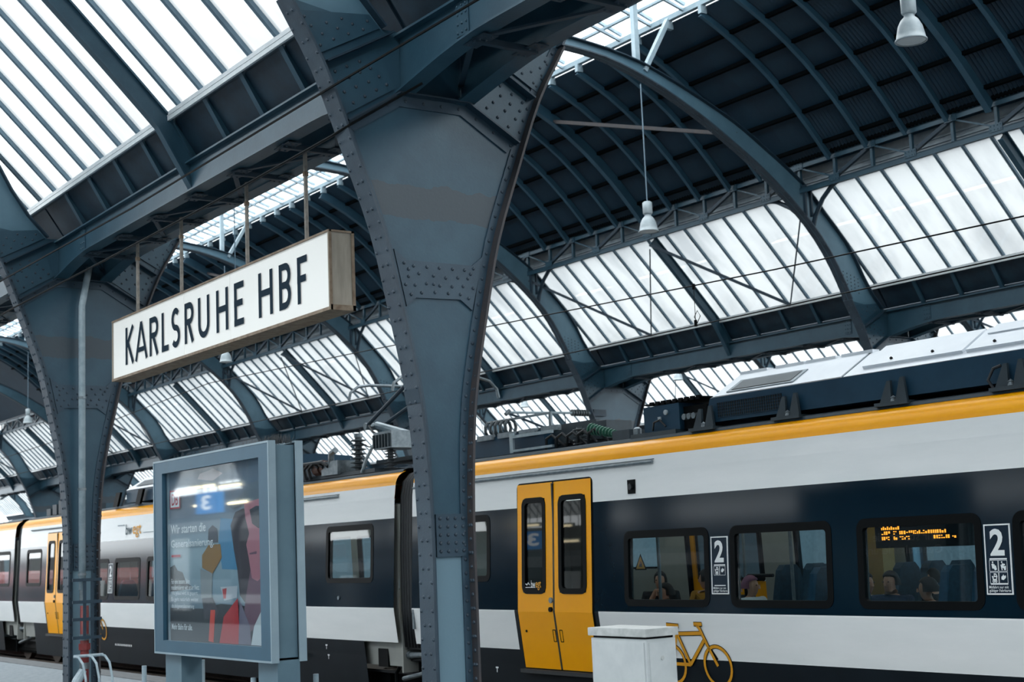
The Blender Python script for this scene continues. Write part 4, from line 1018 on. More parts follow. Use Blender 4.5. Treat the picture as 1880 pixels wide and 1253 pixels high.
def insulator(mb, x, y, z0, z1, r, n=6):
    p = []
    h = (z1-z0)/n
    for i in range(n): p += [(r*.45, z0+i*h), (r, z0+i*h+.2*h), (r, z0+i*h+.35*h), (r*.45, z0+i*h+.6*h)]
    p += [(r*.45, z1), (0, z1)]; mb.lathe([(0, z0)] + p, 12, (x, y, 0)); return mb
# high-voltage gear left of the cabinet
hvb = B1(MB().box(-17.2, -15.3, 11.15, 11.9, 1.24, 1.50), 'high_voltage_box', 'roof_box_side')
S1(MB().box(-16.9, -14.4, 11.3, 11.35, 1.52, 1.55).box(-15.3, -14.2, 11.3, 11.7, 1.3, 1.52), 'high_voltage_rail', 'roof_grey', hvb)
for x in (-16.8, -16.3, -15.8, -15.3): S1(MB().box(x, x+.36, 11.1, 11.16, 1.46, 1.53), 'cover_plate', 'dull_metal', hvb)
S1(MB().box(-15.95, -15.87, 11.05, 11.08, 1.24, 1.5).box(-15.87, -15.0, 11.05, 11.08, 1.43, 1.47).box(-15.87, -15.0, 11.05, 11.08, 1.25, 1.28), 'perforated_bracket', 'galvanised', hvb)
for i in range(5):
    a = [( -16.75+i*.12, 11.3+.09*math.cos(t*.7), 1.62+.11*math.sin(t*.7)) for t in range(10)]
    S1(MB().tube(a, .022, 6), 'coil_turn', 'insulator', hvb)
S1(MB().box(-16.95, -15.67, 11.5, 11.53, 1.74, 1.77).box(-15.67, -15.62, 11.5, 11.53, 1.5, 1.77).box(-16.98, -16.94, 11.5, 11.53, 1.5, 1.77), 'coil_frame', 'dull_metal', hvb)
for i in range(5):
    x = -15.0+i*.22
    S1(MB().tube([(x-.2, 11.1, 1.24), (x-.12, 11.05, 1.36), (x, 11.05, 1.40), (x+.1, 11.1, 1.3), (x+.12, 11.15, 1.25)], .02, 6), 'cable_loop', 'rubber', hvb)
mb = MB(); S1(insulator(mb, -14.55, 11.15, 1.24, 1.46, .09, 5), 'post_insulator', 'insulator', hvb, smooth=False)
g = MB()
for i in range(9): g.tube([(-14.25+i*.055, 11.1, 1.41-i*.012), (-14.235+i*.055, 11.1, 1.407-i*.012)], .075-.003*i, 10)
S1(g, 'green_insulator', 'insulator_green', hvb, kind='stuff')
B1(MB().box(-13.75, -13.7, 11.0, 11.06, 1.2, 1.34).box(-13.55, -13.35, 11.0, 11.06, 1.2, 1.33), 'roof_box', 'roof_grey') if False else B1(MB().box(-13.72, -13.4, 11.0, 11.3, 1.2, 1.33), 'roof_box', 'roof_grey')
# roof gear on the right end of the middle car
rg = B2(MB().box(-21.6, -18.9, 11.1, 11.9, 1.24, 1.30), 'roof_gear_tray', 'roof_grey')
for x, h, r in ((-19.75, 1.84, .13), (-18.75, 1.62, .1)):
    S2(insulator(MB(), x, 11.3, 1.28, h, r, 8), 'post_insulator', 'insulator', rg)
S2(MB().lathe([(.07,1.84),(.07,1.9),(0,1.9)], 10, (-19.75,11.3,0)), 'insulator_cap', 'dull_metal', rg)
tf = S2(MB().box(-19.0, -18.45, 11.15, 11.7, 1.58, 1.84), 'transformer', 'dull_metal', rg)
for i in range(6): S2(MB().box(-18.98+i*.09, -18.95+i*.09, 11.12, 11.15, 1.6, 1.8), 'cooling_fin', 'roof_grey', rg)
S2(MB().box(-20.55, -20.0, 11.05, 11.4, 1.28, 1.50), 'valve_block', 'dull_metal', rg)
S2(MB().tube([(-20.85, 11.15, 1.42), (-20.65, 11.15, 1.42)], .13, 14).tube([(-20.62, 11.15, 1.42), (-20.5, 11.15, 1.42)], .11, 14), 'winding', 'copper_brown', rg)
S2(MB().tube([(-20.3,11.1,1.46),(-20.2,11.05,1.62),(-20.05,11.05,1.66)], .05, 8), 'bushing', 'dull_metal', rg)
for i in range(4):
    x = -21.4+i*.16
    S2(MB().tube([(x, 11.05, 1.25), (x+.02, 11.0, 1.42), (x+.2, 11.0, 1.50), (x+.45, 11.02, 1.50), (x+.6, 11.05, 1.42)], .03, 6), 'cable_loop', 'rubber', rg)
S2(MB().tube([(-19.3,11.1,1.26),(-19.15,11.1,1.45),(-19.05,11.15,1.62),(-18.98,11.2,1.72)], .025, 6), 'hose', 'lamp_white', rg)
S2(MB().tube([(-19.7,11.3,1.75),(-19.4,11.3,1.66),(-19.0,11.3,1.68)], .01, 6), 'jumper_wire', 'train_black', rg)
S2(MB().box(-21.9, -21.0, 11.2, 11.7, 1.28, 1.44), 'equipment_box', 'roof_box_side', rg)
# sloped housing further left on the middle car
h2 = B2(MB().prism([(Y0,1.27),(Y0,1.52),(11.42,1.78),(12.1,1.82),(12.8,1.78),(13.2,1.52),(13.2,1.27)], -29.9, -23.5), 'air_conditioning_housing', 'roof_box_side')
S2(MB().add([(-29.9,Y0-.012,1.53),(-23.5,Y0-.012,1.53),(-23.5,11.41,1.795),(-29.9,11.41,1.795)], [(0,1,2,3)]), 'shoulder_panel', 'roof_box_top', h2)
S2(MB().add([(-29.6,Y0+.08,1.60),(-28.6,Y0+.08,1.60),(-28.6,11.25,1.72),(-29.6,11.25,1.72)], [(0,1,2,3)]), 'upper_grille', 'roof_grey', h2)
for x in (-30.2, -28.9, -27.6): S2(MB().prism([(x-.25,1.21),(x+.0,1.21),(x+.2,1.5),(x-.05,1.5)], Y0-.1, Y0-.05, 'y'), 'mounting_bracket', 'train_black', h2)
for i in range(7):
    x = -34.9+i*.45
    S2(MB().box(x, x+.3, 11.1, 11.5, 1.24, 1.40+.08*(i % 3)), 'equipment_box', 'roof_grey', rg)
S2(MB().box(-34.2, -34.1, 11.2, 11.25, 1.4, 1.9).box(-32.6, -32.5, 11.2, 11.25, 1.3, 1.85).box(-32.6, -31.9, 11.2, 11.25, 1.8, 1.86), 'equipment_frame', 'roof_grey', rg)
# pantograph folded over the gangway end
pg = B2(MB().box(-20.3, -18.6, 11.5, 12.7, 1.4, 1.46), 'pantograph', 'roof_grey')
S2(MB().tube([(-18.7, 12.1, 1.52), (-21.3, 12.1, 2.12)], .06, 8), 'lower_arm', 'galvanised', pg)
for y0, y1 in ((11.95, 11.8), (12.25, 12.4)): S2(MB().tube([(-21.3, y0, 2.14), (-19.8, y1, 2.62)], .035, 8), 'upper_arm', 'steel_dark', pg)
S2(MB().tube([(-21.35, 11.9, 2.1), (-21.35, 12.3, 2.1)], .06, 8), 'elbow_joint', 'dull_metal', pg)
for dx in (-.68, .68):
    S2(MB().tube([(-19.78+dx, 11.13, 2.42), (-19.78+dx, 11.16, 2.54), (-19.78+dx, 11.3, 2.64), (-19.78+dx, 11.5, 2.67), (-19.78+dx, 12.7, 2.67), (-19.78+dx, 12.9, 2.62), (-19.78+dx, 13.03, 2.5), (-19.78+dx, 13.06, 2.36)], .024, 8), 'collector_strip', 'dull_metal', pg)
S2(MB().bar((-20.46, 12.1, 2.63), (-19.1, 12.1, 2.63), .05, .05), 'head_link', 'steel_dark', pg)
S2(MB().tube([(-21.2, 11.9, 2.1), (-21.0, 11.85, 1.98), (-20.85, 11.9, 1.9), (-21.0, 12.0, 1.8)], .018, 6), 'arm_cable', 'rubber', pg)
rg.location.x -= .75
for i in range(2):      # ceiling light strips of the car interior
    B1(MB().box(-17.6, -2.4, 11.35+i*1.5, 11.43+i*1.5, .655, .672), 'ceiling_light', 'cabin_light')
    B2(MB().box(-36.0, -18.9, 11.35+i*1.5, 11.43+i*1.5, .655, .672), 'ceiling_light', 'cabin_light')

# ------------------------------------------------------------------ passengers inside the near car
def person(x, y, z, face_dir, cloth, label, hair='hair_dark', hat=None, s=1.0, arm=None, lean=0.0):
    t = empty('person', (x, y, H+z), label, 'person', 'passengers inside the train')
    fx, fy = face_dir; rx, ry = fy, -fx
    def V(r, f, u): return (rx*r*s+fx*f*s, ry*r*s+fy*f*s, u*s)
    def skin(name, mt, pts, edges, rad, root=0):
        me = bpy.data.meshes.new(name); me.from_pydata([V(*p) for p in pts], edges, []); me.update()
        o = inst(name, me, t); me.materials.append(M[mt])
        md = o.modifiers.new('skin', 'SKIN'); me.skin_vertices.new() if not me.skin_vertices else None
        for i, r in enumerate(rad): me.skin_vertices[0].data[i].radius = (r[0]*s, r[1]*s)
        me.skin_vertices[0].data[root].use_root = True
        md2 = o.modifiers.new('sub', 'SUBSURF'); md2.levels = 1; md2.render_levels = 2
        return o
    L2 = lean
    pts = [(0,0,0),(0,.02+L2*.3,.22),(0,.02+L2*.7,.38),(0,.015+L2,.475),(0,.055+L2,.525),(0,.05+L2,.60),(0,.04+L2,.685),
           (.17,.03+L2*.7,.42),(.21,.10+L2*.5,.18),(.12,.30+L2*.4,.14),(-.17,.03+L2*.7,.42),(-.21,.10+L2*.5,.18),(-.12,.30+L2*.4,.14),
           (.10,.16,.0),(.11,.42,.02),(.11,.42,-.40),(-.10,.16,0),(-.11,.42,.02),(-.11,.42,-.40)]
    ed = [(0,1),(1,2),(2,3),(3,4),(4,5),(5,6),(2,7),(7,8),(8,9),(2,10),(10,11),(11,12),(0,13),(13,14),(14,15),(0,16),(16,17),(17,18)]
    rad = [(.15,.12),(.14,.10),(.12,.08),(.045,.045),(.05,.058),(.072,.09),(.045,.055),(.055,.055),(.043,.043),(.03,.03),(.055,.055),(.043,.043),(.03,.03),(.085,.085),(.065,.065),(.045,.045),(.085,.085),(.065,.065),(.045,.045)]
    if arm: pts[9] = arm; pts[12] = arm
    skin('body', 'skin', pts, ed, rad)
    skin('jacket', cloth, [(0,0,.0),(0,.02+L2*.3,.22),(0,.03+L2*.7,.40),(0,.02+L2*.9,.445),(.18,.03+L2*.7,.415),(.22,.10+L2*.5,.18),((pts[8][0]+pts[9][0])/2,(pts[8][1]+pts[9][1])/2,(pts[8][2]+pts[9][2])/2),(-.18,.03+L2*.7,.415),(-.22,.10+L2*.5,.18),((pts[11][0]+pts[12][0])/2,(pts[11][1]+pts[12][1])/2,(pts[11][2]+pts[12][2])/2)],
         [(0,1),(1,2),(2,3),(2,4),(4,5),(5,6),(2,7),(7,8),(8,9)], [(.19,.15),(.19,.14),(.19,.13),(.085,.085),(.08,.08),(.068,.068),(.05,.05),(.08,.08),(.068,.068),(.05,.05)])
    skin('trousers', 'cloth_black', [(0,0,-.03),(.10,.16,.0),(.11,.42,.02),(.11,.42,-.38),(-.10,.16,0),(-.11,.42,.02),(-.11,.42,-.38)], [(0,1),(1,2),(2,3),(0,4),(4,5),(5,6)], [(.17,.13),(.10,.10),(.08,.08),(.06,.06),(.10,.10),(.08,.08),(.06,.06)])
    hm = MB()
    prof = []
    for j in range(7):
        a = math.pi/2*j/6; prof.append((math.cos(a), math.sin(a)))
    vs = []; fs = []; n = 12; hc = V(0, .025+L2, .615)
    for r_, h_ in [(1.0, -.45)] + prof:
        for k in range(n):
            b = 2*math.pi*k/n; r = math.cos(b)*r_*.084*s; f = (math.sin(b)*r_*.104 - (.02 if h_ <= 0.2 else 0))*s
            if h_ < .3 and math.sin(b) > .35: f = .02*s
            vs.append((hc[0]+rx*r+fx*f, hc[1]+ry*r+fy*f, hc[2]+h_*.105*s))
    for j in range(7):
        for k in range(n): a = j*n+k; b2 = j*n+(k+1)%n; fs.append((a, b2, b2+n, a+n))
    hm.add(vs, fs); hm.build('hat' if hat else 'hair', hat or hair, t, dz=0, smooth=True)
    nm = MB()
    p = V(0, .142+L2, .578); nm.lathe([(0,-.02),(.014*s,-.012),(.008*s,.02),(0,.035)], 6, p); nm.build('nose', 'skin', t, dz=0)
    for e in (-1, 1):
        q = V(e*.03, .126+L2, .605); MB().lathe([(0,-.008),(.011*s,0),(0,.008)], 6, q).build('eye', 'hair_dark', t, dz=0)
    return t
FW = (0.0, -1.0)
person(-14.30, 12.12, -1.07, (.6, -.8), 'cloth_black', 'man in a black jacket holding a hand to his mouth, in the first window', arm=(.02,.15,.50))
person(-13.75, 11.75, -1.20, (-.3, -.95), 'cloth_pink', 'passenger in pink and dark clothing, low in the first window')
person(-13.24, 11.95, -1.05, (-1, -.1), 'cloth_mustard', 'passenger in a mustard jacket at the right side of the first window')
person(-12.45, 11.85, -1.13, (1, .2), 'cloth_white', 'passenger in a white jacket and pink hat in the second window', hat='hat_pink')
person(-12.95, 12.1, -1.12, (1, -.3), 'cloth_black', 'dark clothed passenger half hidden at the left side of the second window')
person(-10.95, 12.1, -1.12, (1, -.2), 'cloth_white', 'passenger in a white top at the left side of the third window')
person(-10.35, 11.85, -1.10, (.2, -1), 'cloth_blue', 'dark haired passenger in a blue jacket facing out of the third window')
person(-10.25, 12.1+.3, -1.10, (-.8, -.3), 'cloth_black', 'passenger in black turned left in the third window')
person(-9.95, 11.95, -1.17, (-1, -.2), 'cloth_black', 'passenger in dark clothing at the middle of the third window, head low')

# ------------------------------------------------------------------ station sign
SX0, SX1, SY0, SY1, SZ0, SZ1 = -17.66, -11.90, 6.31, 6.57, 2.245, 3.0
t = empty('station_sign', ((SX0+SX1)/2, (SY0+SY1)/2, H+SZ0), 'long white box sign reading KARLSRUHE HBF hung under the girder', 'sign')
def A(mb, name, mt, p=None, kind=None, smooth=False):
    mb.v = [(x-(SX0+SX1)/2, y-(SY0+SY1)/2, z-SZ0) for x, y, z in mb.v]; return mb.build(name, mt, p or t, dz=0, kind=kind, smooth=smooth)
xs = [SX0+.02, -15.38, -14.14, SX1-.02]
for a, b in zip(xs, xs[1:]): A(MB().box(a+.004, b-.004, SY0+.004, SY0+.02, SZ0+.025, SZ1-.02), 'face_panel', 'sign_face')
A(MB().box(SX0, SX1, SY0-.012, SY1, SZ1-.02, SZ1), 'top_edge', 'sign_rust'); A(MB().box(SX0, SX1, SY0-.012, SY1, SZ0, SZ0+.03), 'bottom_edge', 'sign_rust')
A(MB().box(SX0, SX0+.02, SY0-.008, SY1, SZ0+.03, SZ1-.02), 'end_panel', 'sign_edge')
A(MB().box(SX1-.02, SX1, SY0-.008, SY1, SZ0+.03, SZ1-.02), 'end_panel', 'sign_edge')
A(MB().box(SX1, SX1+.008, SY0-.01, SY0+.02, SZ0, SZ1).box(SX1, SX1+.008, SY1-.03, SY1, SZ0, SZ1).box(SX1, SX1+.008, SY0, SY1, SZ0+.0, SZ0+.05).box(SX1, SX1+.008, SY0, SY1, SZ1-.02, SZ1), 'end_frame', 'sign_rust')
A(MB().box(SX0+.02, SX1-.02, SY1-.02, SY1, SZ0+.03, SZ1-.02), 'back_panel', 'sign_edge')
LZ0, LZ1 = 2.395, 2.85; LH = LZ1-LZ0; LT = .068
def letter(c, x0, x1):
    mb = MB(); w = x1-x0; T = LT; y = SY0-.003; h = T/2
    a, b = x0+h, x1-h; z0, z1 = LZ0, LZ1; zt, zb, zm = z1-h, z0+h, (z0+z1)/2
    cnt = [0]
    def st(P, t_=T): cnt[0] += 1; stroke(mb, P, t_, y-.0006*cnt[0])
    if c == 'K': st([(a,z0),(a,z1)]); st([(a,zm-.02),(x1-h*1.0,z1)]); st([(a+.045,zm+.05),(x1-h*.9,z0)])
    if c == 'A': m = (x0+x1)/2; st([(x0+h*.6,z0),(m,z1)], T*.95); st([(m,z1),(x1-h*.6,z0)], T*.95); st([(x0+w*.25,z0+LH*.28),(x1-w*.25,z0+LH*.28)], T*.85)
    if c in 'RB':
        st([(a,z0),(a,z1)])
        zc = zm+.01; r = (zt-zc)/2; st([(a,zt),(x1-r*.9-h,zt)] + arc(x1-r*.9-h, zc+r, r*.9, r, 90, -90, 8)[1:] + [(a,zc)])
        if c == 'R': st([(a+w*.3,zc),(x1-h*.8,z0)])
        else:
            r2 = (zc-zb)/2; st([(a,zb),(x1-r2*.9-h,zb)] + arc(x1-r2*.9-h, zb+r2, r2*.9+.005, r2, -90, 90, 8)[1:] + [(a,zc)])
    if c == 'L': st([(a,z0),(a,z1)]); st([(x0,zb),(x1,zb)])
    if c == 'S':
        rx = w/2-h; r = (zt-zb)/4; m = (x0+x1)/2
        st(arc(m, zt-r, rx*.92, r, 35, 270, 12) + arc(m, zb+r, rx, r, 90, -145, 12)[1:])
    if c == 'U': rr_ = (b-a)/2; st([(a,z1),(a,z0+rr_+h)] + arc((a+b)/2, z0+rr_+h, rr_, rr_, 180, 360, 10)[1:] + [(b,z1)])
    if c == 'H': st([(a,z0),(a,z1)]); st([(b,z0),(b,z1)]); st([(a,zm+.01),(b,zm+.01)])
    if c in 'EF':
        st([(a,z0),(a,z1)]); st([(x0,zt),(x1,zt)]); st([(x0,zm+.01),(x1-w*.12,zm+.01)])
        if c == 'E': st([(x0,zb),(x1,zb)])
    A(mb, 'letter', 'letter_navy')
for c, a, b in [('K',-17.2,-16.91),('A',-16.87,-16.48),('R',-16.41,-16.13),('L',-16.03,-15.82),('S',-15.74,-15.48),('R',-15.35,-15.09),('U',-14.97,-14.66),('H',-14.48,-14.17),('E',-14.02,-13.78),('H',-13.43,-13.10),('B',-12.96,-12.70),('F',-12.56,-12.35)]:
    letter(c, a, b)
for x in (-17.1, -15.72, -13.94, -12.58):
    r = A(MB().tube([(x, 6.43, SZ1-.01), (x, 6.43, 3.93)], .022, 8), 'hanger_rod', 'rod_rusty')
    A(MB().tube([(x, 6.43, 3.68), (x, 6.43, 3.72)], .03, 8), 'rod_collar', 'sign_rust', r)

# ------------------------------------------------------------------ poster case
PX0, PX1, PY0, PY1, PZ0, PZ1 = -14.99, -12.22, 5.80, 6.14, -.905, 1.045
t = empty('poster_case', ((PX0+PX1)/2, (PY0+PY1)/2, 0), 'grey glazed poster case on two posts, advertising rail works', 'poster case')
def A(mb, name, mt, p=None, kind=None, smooth=False):
    mb.v = [(x-(PX0+PX1)/2, y-(PY0+PY1)/2, z) for x, y, z in mb.v]; return mb.build(name, mt, p or t, kind=kind, smooth=smooth)
A(MB().box(PX0+.12, PX1-.02, PY0+.07, PY1-.07, PZ0+.02, PZ1-.02), 'case_body', 'poster_body')
fx0, fx1, fz0, fz1 = -14.77, -12.42, -.785, .925
def frame(y0, y1, nm):
    mb = MB()
    for b in ((PX0,PX1,fz1,PZ1),(PX0,PX1,PZ0,fz0),(PX0,fx0,fz0,fz1),(fx1,PX1,fz0,fz1)): mb.box(b[0],b[1],y0,y1,b[2],b[3])
    return A(mb, nm, 'poster_frame')
frame(PY0, PY0+.05, 'front_frame'); frame(PY1-.05, PY1, 'back_frame')
mb = MB(); e = .018
for y0, y1 in ((PY0-.004, PY0+.07), (PY1-.07, PY1+.004)):
    for b in ((PX0-e,PX1+e,PZ1,PZ1+e),(PX0-e,PX1+e,PZ0-e,PZ0),(PX0-e,PX0,PZ0,PZ1),(PX1,PX1+e,PZ0,PZ1)): mb.box(b[0],b[1],y0,y1,b[2],b[3])
A(mb, 'frame_edge', 'poster_frame_light')
for x0, x1 in ((-14.86, -14.44), (-12.62, PX1)): A(MB().box(x0, x1, PY0+.06, PY1-.06, -1.8, PZ0), 'post', 'poster_body')
A(MB().box(fx0-.01, fx1+.01, PY0+.028, PY0+.034, fz0-.01, fz1+.01), 'glass_pane', 'poster_glass')
A(MB().box(fx0, fx0+.05, PY0+.055, PY0+.065, fz0, fz1), 'light_strip', 'poster_frame_light')
po = A(MB().box(fx0-.02, fx1+.02, PY0+.064, PY0+.069, fz0-.02, fz1+.02), 'poster', 'poster_sky')
ART = [('p_cloud', [(-13.92, .87), (-13.59, .90), (-13.36, .84), (-13.6, .78), (-13.98, .82)]),
 ('p_tree', [(-14.76,-.06),(-14.73,-.05),(-14.6,-.02),(-14.52,-.08),(-14.39,-.1),(-14.3,-.2),(-14.1,-.26),(-14.76,-.30)]),
 ('p_ground', [(-14.77,-.46),(-13.89,-.46),(-13.45,-.41),(-12.42,-.44),(-12.42,-.785),(-14.77,-.785)]),
 ('p_blue', [(-13.42,.41),(-12.9,.37),(-13.04,-.09),(-13.4,-.08),(-13.48,.18)]),
 ('p_boat', [(-13.45,-.25),(-13.05,-.24),(-13.07,-.35),(-13.36,-.38)]),
 ('p_red', [(-13.4,-.27),(-13.3,-.26),(-13.32,-.36),(-13.38,-.36)]),
 ('p_trouser', [(-13.93,-.07),(-13.63,-.12),(-13.66,-.35),(-13.92,-.36)]),
 ('p_vest', [(-13.88,.06),(-13.71,.16),(-13.43,.16),(-13.4,.03),(-13.63,-.12),(-13.88,-.06)]),
 ('p_helmet', [(-13.73,.18),(-13.71,.31),(-13.61,.35),(-13.5,.31),(-13.49,.18)]),
 ('p_legs', [(-13.89,-.36),(-13.63,-.35),(-13.49,-.48),(-13.55,-.56),(-13.83,-.56)]),
 ('p_post', [(-13.74,-.77),(-13.68,-.47),(-13.57,-.47),(-13.62,-.78)]),
 ('p_hair', [(-13.18,.33),(-13.07,.45),(-12.89,.48),(-12.72,.44),(-12.6,.23),(-12.6,-.09),(-12.8,-.44),(-12.99,-.33),(-13.04,-.09),(-13.11,.09)]),
 ('p_neck', [(-12.75,-.10),(-12.42,-.05),(-12.42,-.55),(-12.77,-.66),(-12.94,-.62),(-12.86,-.35)]),
 ('p_skin', [(-12.87,.54),(-12.42,.60),(-12.42,-.13),(-12.6,-.2),(-12.72,-.17),(-12.78,.02),(-12.83,.14),(-12.76,.24),(-12.84,.39)]),
 ('p_hat', [(-13.24,.52),(-12.95,.60),(-12.75,.70),(-12.42,.74),(-12.42,.56),(-12.85,.53),(-13.11,.48)]),
 ('p_lens', [(-12.74,.46),(-12.6,.49),(-12.45,.48),(-12.45,.33),(-12.55,.28),(-12.69,.33)]),
 ('p_neck', [(-12.76,.06),(-12.6,.075),(-12.6,.05),(-12.75,.045)]),
 ('p_red', [(-13.47,-.78),(-13.36,-.53),(-13.03,-.35),(-13.0,-.78)]),
 ('p_purple', [(-13.03,-.78),(-12.99,-.37),(-12.77,-.61),(-12.75,-.78)]),
 ('p_white', [(-12.75,-.78),(-12.68,-.61),(-12.5,-.45),(-12.42,-.43),(-12.42,-.78)])]
yy = PY0+.063
for i, (mt, P) in enumerate(ART):
    yy -= .0006; A(MB().add([(x, yy, z) for x, z in P], [tuple(range(len(P)))]), 'printed_shape', mt, po)
yy -= .001
A(MB().add([(-14.68,yy,.55),(-14.41,yy,.55),(-14.41,yy,.74),(-14.68,yy,.74)], [(0,1,2,3)]), 'logo_border', 'p_dbred', po)
A(MB().add([(-14.66,yy-.001,.566),(-14.43,yy-.001,.566),(-14.43,yy-.001,.724),(-14.66,yy-.001,.724)], [(0,1,2,3)]), 'logo_field', 'p_text', po)
mb = MB(); text(mb, 'DB', -14.63, -14.46, .585, .705, yy-.002, .02); A(mb, 'logo_letters', 'p_dbred', po)
mb = MB(); text(mb, 'Wir starten die', -14.66, -13.76, .295, .385, yy-.001, .015); text(mb, 'Generalsanierung.', -14.66, -13.56, .13, .23, yy-.001, .015); A(mb, 'headline', 'p_text', po)
mb = MB()
for s_, x1_, z in (('Für eine bessere Bahn', -14.18, -.215), ('modernisieren wir unser Netz.', -13.93, -.275), ('Wo gebaut wird, ist gesperrt.', -13.97, -.338), ('Es geht natürlich weiter.', -13.95, -.40), ('db.de/generalsanierung', -14.07, -.468), ('Mehr Bahn für alle.', -14.12, -.675)):
    text(mb, s_, -14.66, x1_, z, z+(.05 if 'Mehr' not in s_ else .06), yy-.001, .008)
A(mb, 'small_print', 'p_text', po)
A(MB().add([(-14.65,yy,.055),(-14.41,yy,.055),(-14.41,yy,.08),(-14.65,yy,.08)], [(0,1,2,3)]), 'red_dash', 'p_dbred', po)
bp = A(MB().box(fx0-.02, fx1+.02, PY1-.069, PY1-.064, fz0-.02, fz1+.02), 'poster', 'poster_sky')
mb = MB(); text(mb, 'Wir starten die', -14.66, -13.5, .30, .42, PY1-.062, .015); text(mb, 'Generalsanierung.', -14.66, -13.3, .10, .24, PY1-.062, .015); xm = fx0+fx1
mb.v = [(xm-x, y, z) for x, y, z in mb.v]; A(mb, 'headline', 'p_text', bp)
sp = MB(); rr = random.Random(5)
for i in range(340):
    x = PX0+.3+(PX1-PX0-.32)*rr.random(); y = PY0+.06+.2*rr.random(); z = PZ1
    if rr.random() < .3: x = PX1-.25*rr.random()
    dx, dy = rr.uniform(-.035,.035), rr.uniform(-.04,.04)
    sp.add([(x-.003,y,z),(x+.003,y,z),(x,y+.003,z),(x+dx,y+dy,z+.09)], [(0,1,3),(1,2,3),(2,0,3)])
A(sp, 'bird_spikes', 'spikes', kind='stuff')

# ------------------------------------------------------------------ white cabinet
t = empty('electrical_cabinet', (-7.545, 6.13, 0), 'white electrical cabinet with a flat lid at the bottom edge', 'cabinet')
MB().box(-.28, .28, -.12, .12, -1.8, -.60).build('cabinet_body', 'cabinet_white', t)
MB().box(-.295, .295, -.135, .135, -.585, -.535).build('lid', 'cabinet_lid', t)
MB().box(-.27, .27, -.11, .11, -.60, -.585).build('lid_gap', 'train_black', t)
MB().box(-.26, .26, -.126, -.12, -1.78, -.62).build('door', 'cabinet_white', t)
MB().box(.28, .286, -.1, .1, -1.78, -.62).build('side_door', 'cabinet_white', t)
MB().tube([(.286, 0, -.72), (.29, 0, -.72)], .014, 8).build('lock', 'cabinet_lid', t)

# ------------------------------------------------------------------ things at the left column
cx = XK(1)+.2
t = empty('downpipe', (cx, 6.39, 0), 'galvanised downpipe running down the left column', 'pipe')
MB().tube([(0,.10,3.95),(0,.07,3.80),(0,0,3.42),(0,0,-.3)], .045, 12).build('pipe', 'galvanised', t, smooth=True)
for z in (2.2, 1.0, -.1): MB().tube([(0,0,z-.015),(0,0,z+.015)], .055, 12).build('pipe_clip', 'dull_metal', t)
MB().tube([(0,0,-.3),(0,0,-.45)], .035, 10).build('pipe_end', 'dull_metal', t)
t = empty('standpipe', (cx, 6.42, 0), 'dark red standpipe with grey couplings at the foot of the left column', 'pipe')
MB().tube([(0,0,-.5),(0,0,-1.72)], .055, 12).build('pipe', 'red_paint', t, smooth=True)
MB().tube([(0,0,-.86),(0,0,-.94)], .062, 12).build('coupling', 'dull_metal', t); MB().tube([(0,0,-.98),(0,0,-1.06)], .075, 12).build('valve', 'red_paint', t)
MB().tube([(0,0,-1.22),(0,0,-1.30)], .065, 12).build('coupling', 'dull_metal', t); MB().tube([(0,-.02,-1.33),(.05,-.12,-1.45),(.05,-.14,-1.5)], .06, 12).build('outlet', 'galvanised', t)
t = empty('guard_grating', (cx+.10, 6.42, 0), 'grey steel guard grating over the pipe on the left column', 'guard')
for z in (-.17, -.45, -.67, -.90): MB().box(-.01, .01, -.19, .19, z-.02, z+.02).build('cross_bar', 'steel_dark', t)
for y in (-.03, .07): MB().box(-.012, .0, y-.02, y+.02, -.92, -.17).build('upright_bar', 'steel_dark', t)
t = empty('bicycle_rack', (cx+.12, 6.42, 0), 'curved tubular rack at the foot of the left column', 'rack')
MB().tube([(0,-.18,-1.13),(0,.2,-1.13)], .02, 8).build('top_bar', 'galvanised', t)
for y in (-.17, -.0, .17):
    MB().tube([(0,y,-1.13),(.10,y+.02,-1.14),(.24,y+.03,-1.22),(.34,y+.03,-1.40),(.38,y+.03,-1.8)], .016, 8).build('hoop', 'galvanised', t)
for i, (x, y, z) in enumerate([(-15.55, 5.89, -1.08), (-15.73, 6.63, -1.08), (-12.82, 5.9, -1.08), (-12.6, 6.43, -1.08)]):
    t = empty('bollard', (x, y, 0), ['thin grey post at the left side of the poster case', 'taller looking thin grey post under the middle of the poster case', 'thin grey post under the right side of the poster case', 'thin grey post right of the poster case'][i], 'post', 'posts around the poster case')
    MB().tube([(0,0,-1.8),(0,0,z)], .026, 10).build('shaft', 'galvanised', t); MB().tube([(0,0,-1.8),(0,0,-1.785)], .06, 10).build('foot', 'galvanised', t)

# ------------------------------------------------------------------ pendant lamps
def lamp_meshes():
    return dict(rod=MB().tube([(0,0,2.68),(0,0,.56)], .012, 6).mesh('rod', 'bar_paint', 0), hook=MB().tube([(0,0,.56),(.015,0,.545),(0,0,.53)], .012, 6).mesh('hook', 'dull_metal', 0),
        housing=MB().lathe([(.0,.54),(.06,.54),(.085,.52),(.085,.33),(.07,.31),(0,.31)], 16).mesh('housing', 'lamp_white', 0, True),
        shade=MB().lathe([(.055,.32),(.06,.28),(.10,.24),(.135,.17),(.155,.08),(.165,.02),(.178,.015),(.178,0),(.16,0)], 20, cap=False).mesh('shade', 'lamp_white', 0, True),
        lens=MB().lathe([(0,.0),(.16,.005),(.16,.015),(0,.015)], 20).mesh('lens', 'lamp_lens', 0))
LPM = lamp_meshes()
def lamp(k, n, s, label):
    t = empty('pendant_lamp', (XK(k), CEN(n)+s*1.87, H+5.37), label, 'lamp', 'bell-shaped pendant lamps')
    for nm in ('rod', 'hook', 'housing', 'shade', 'lens'): inst(nm, LPM[nm], t)
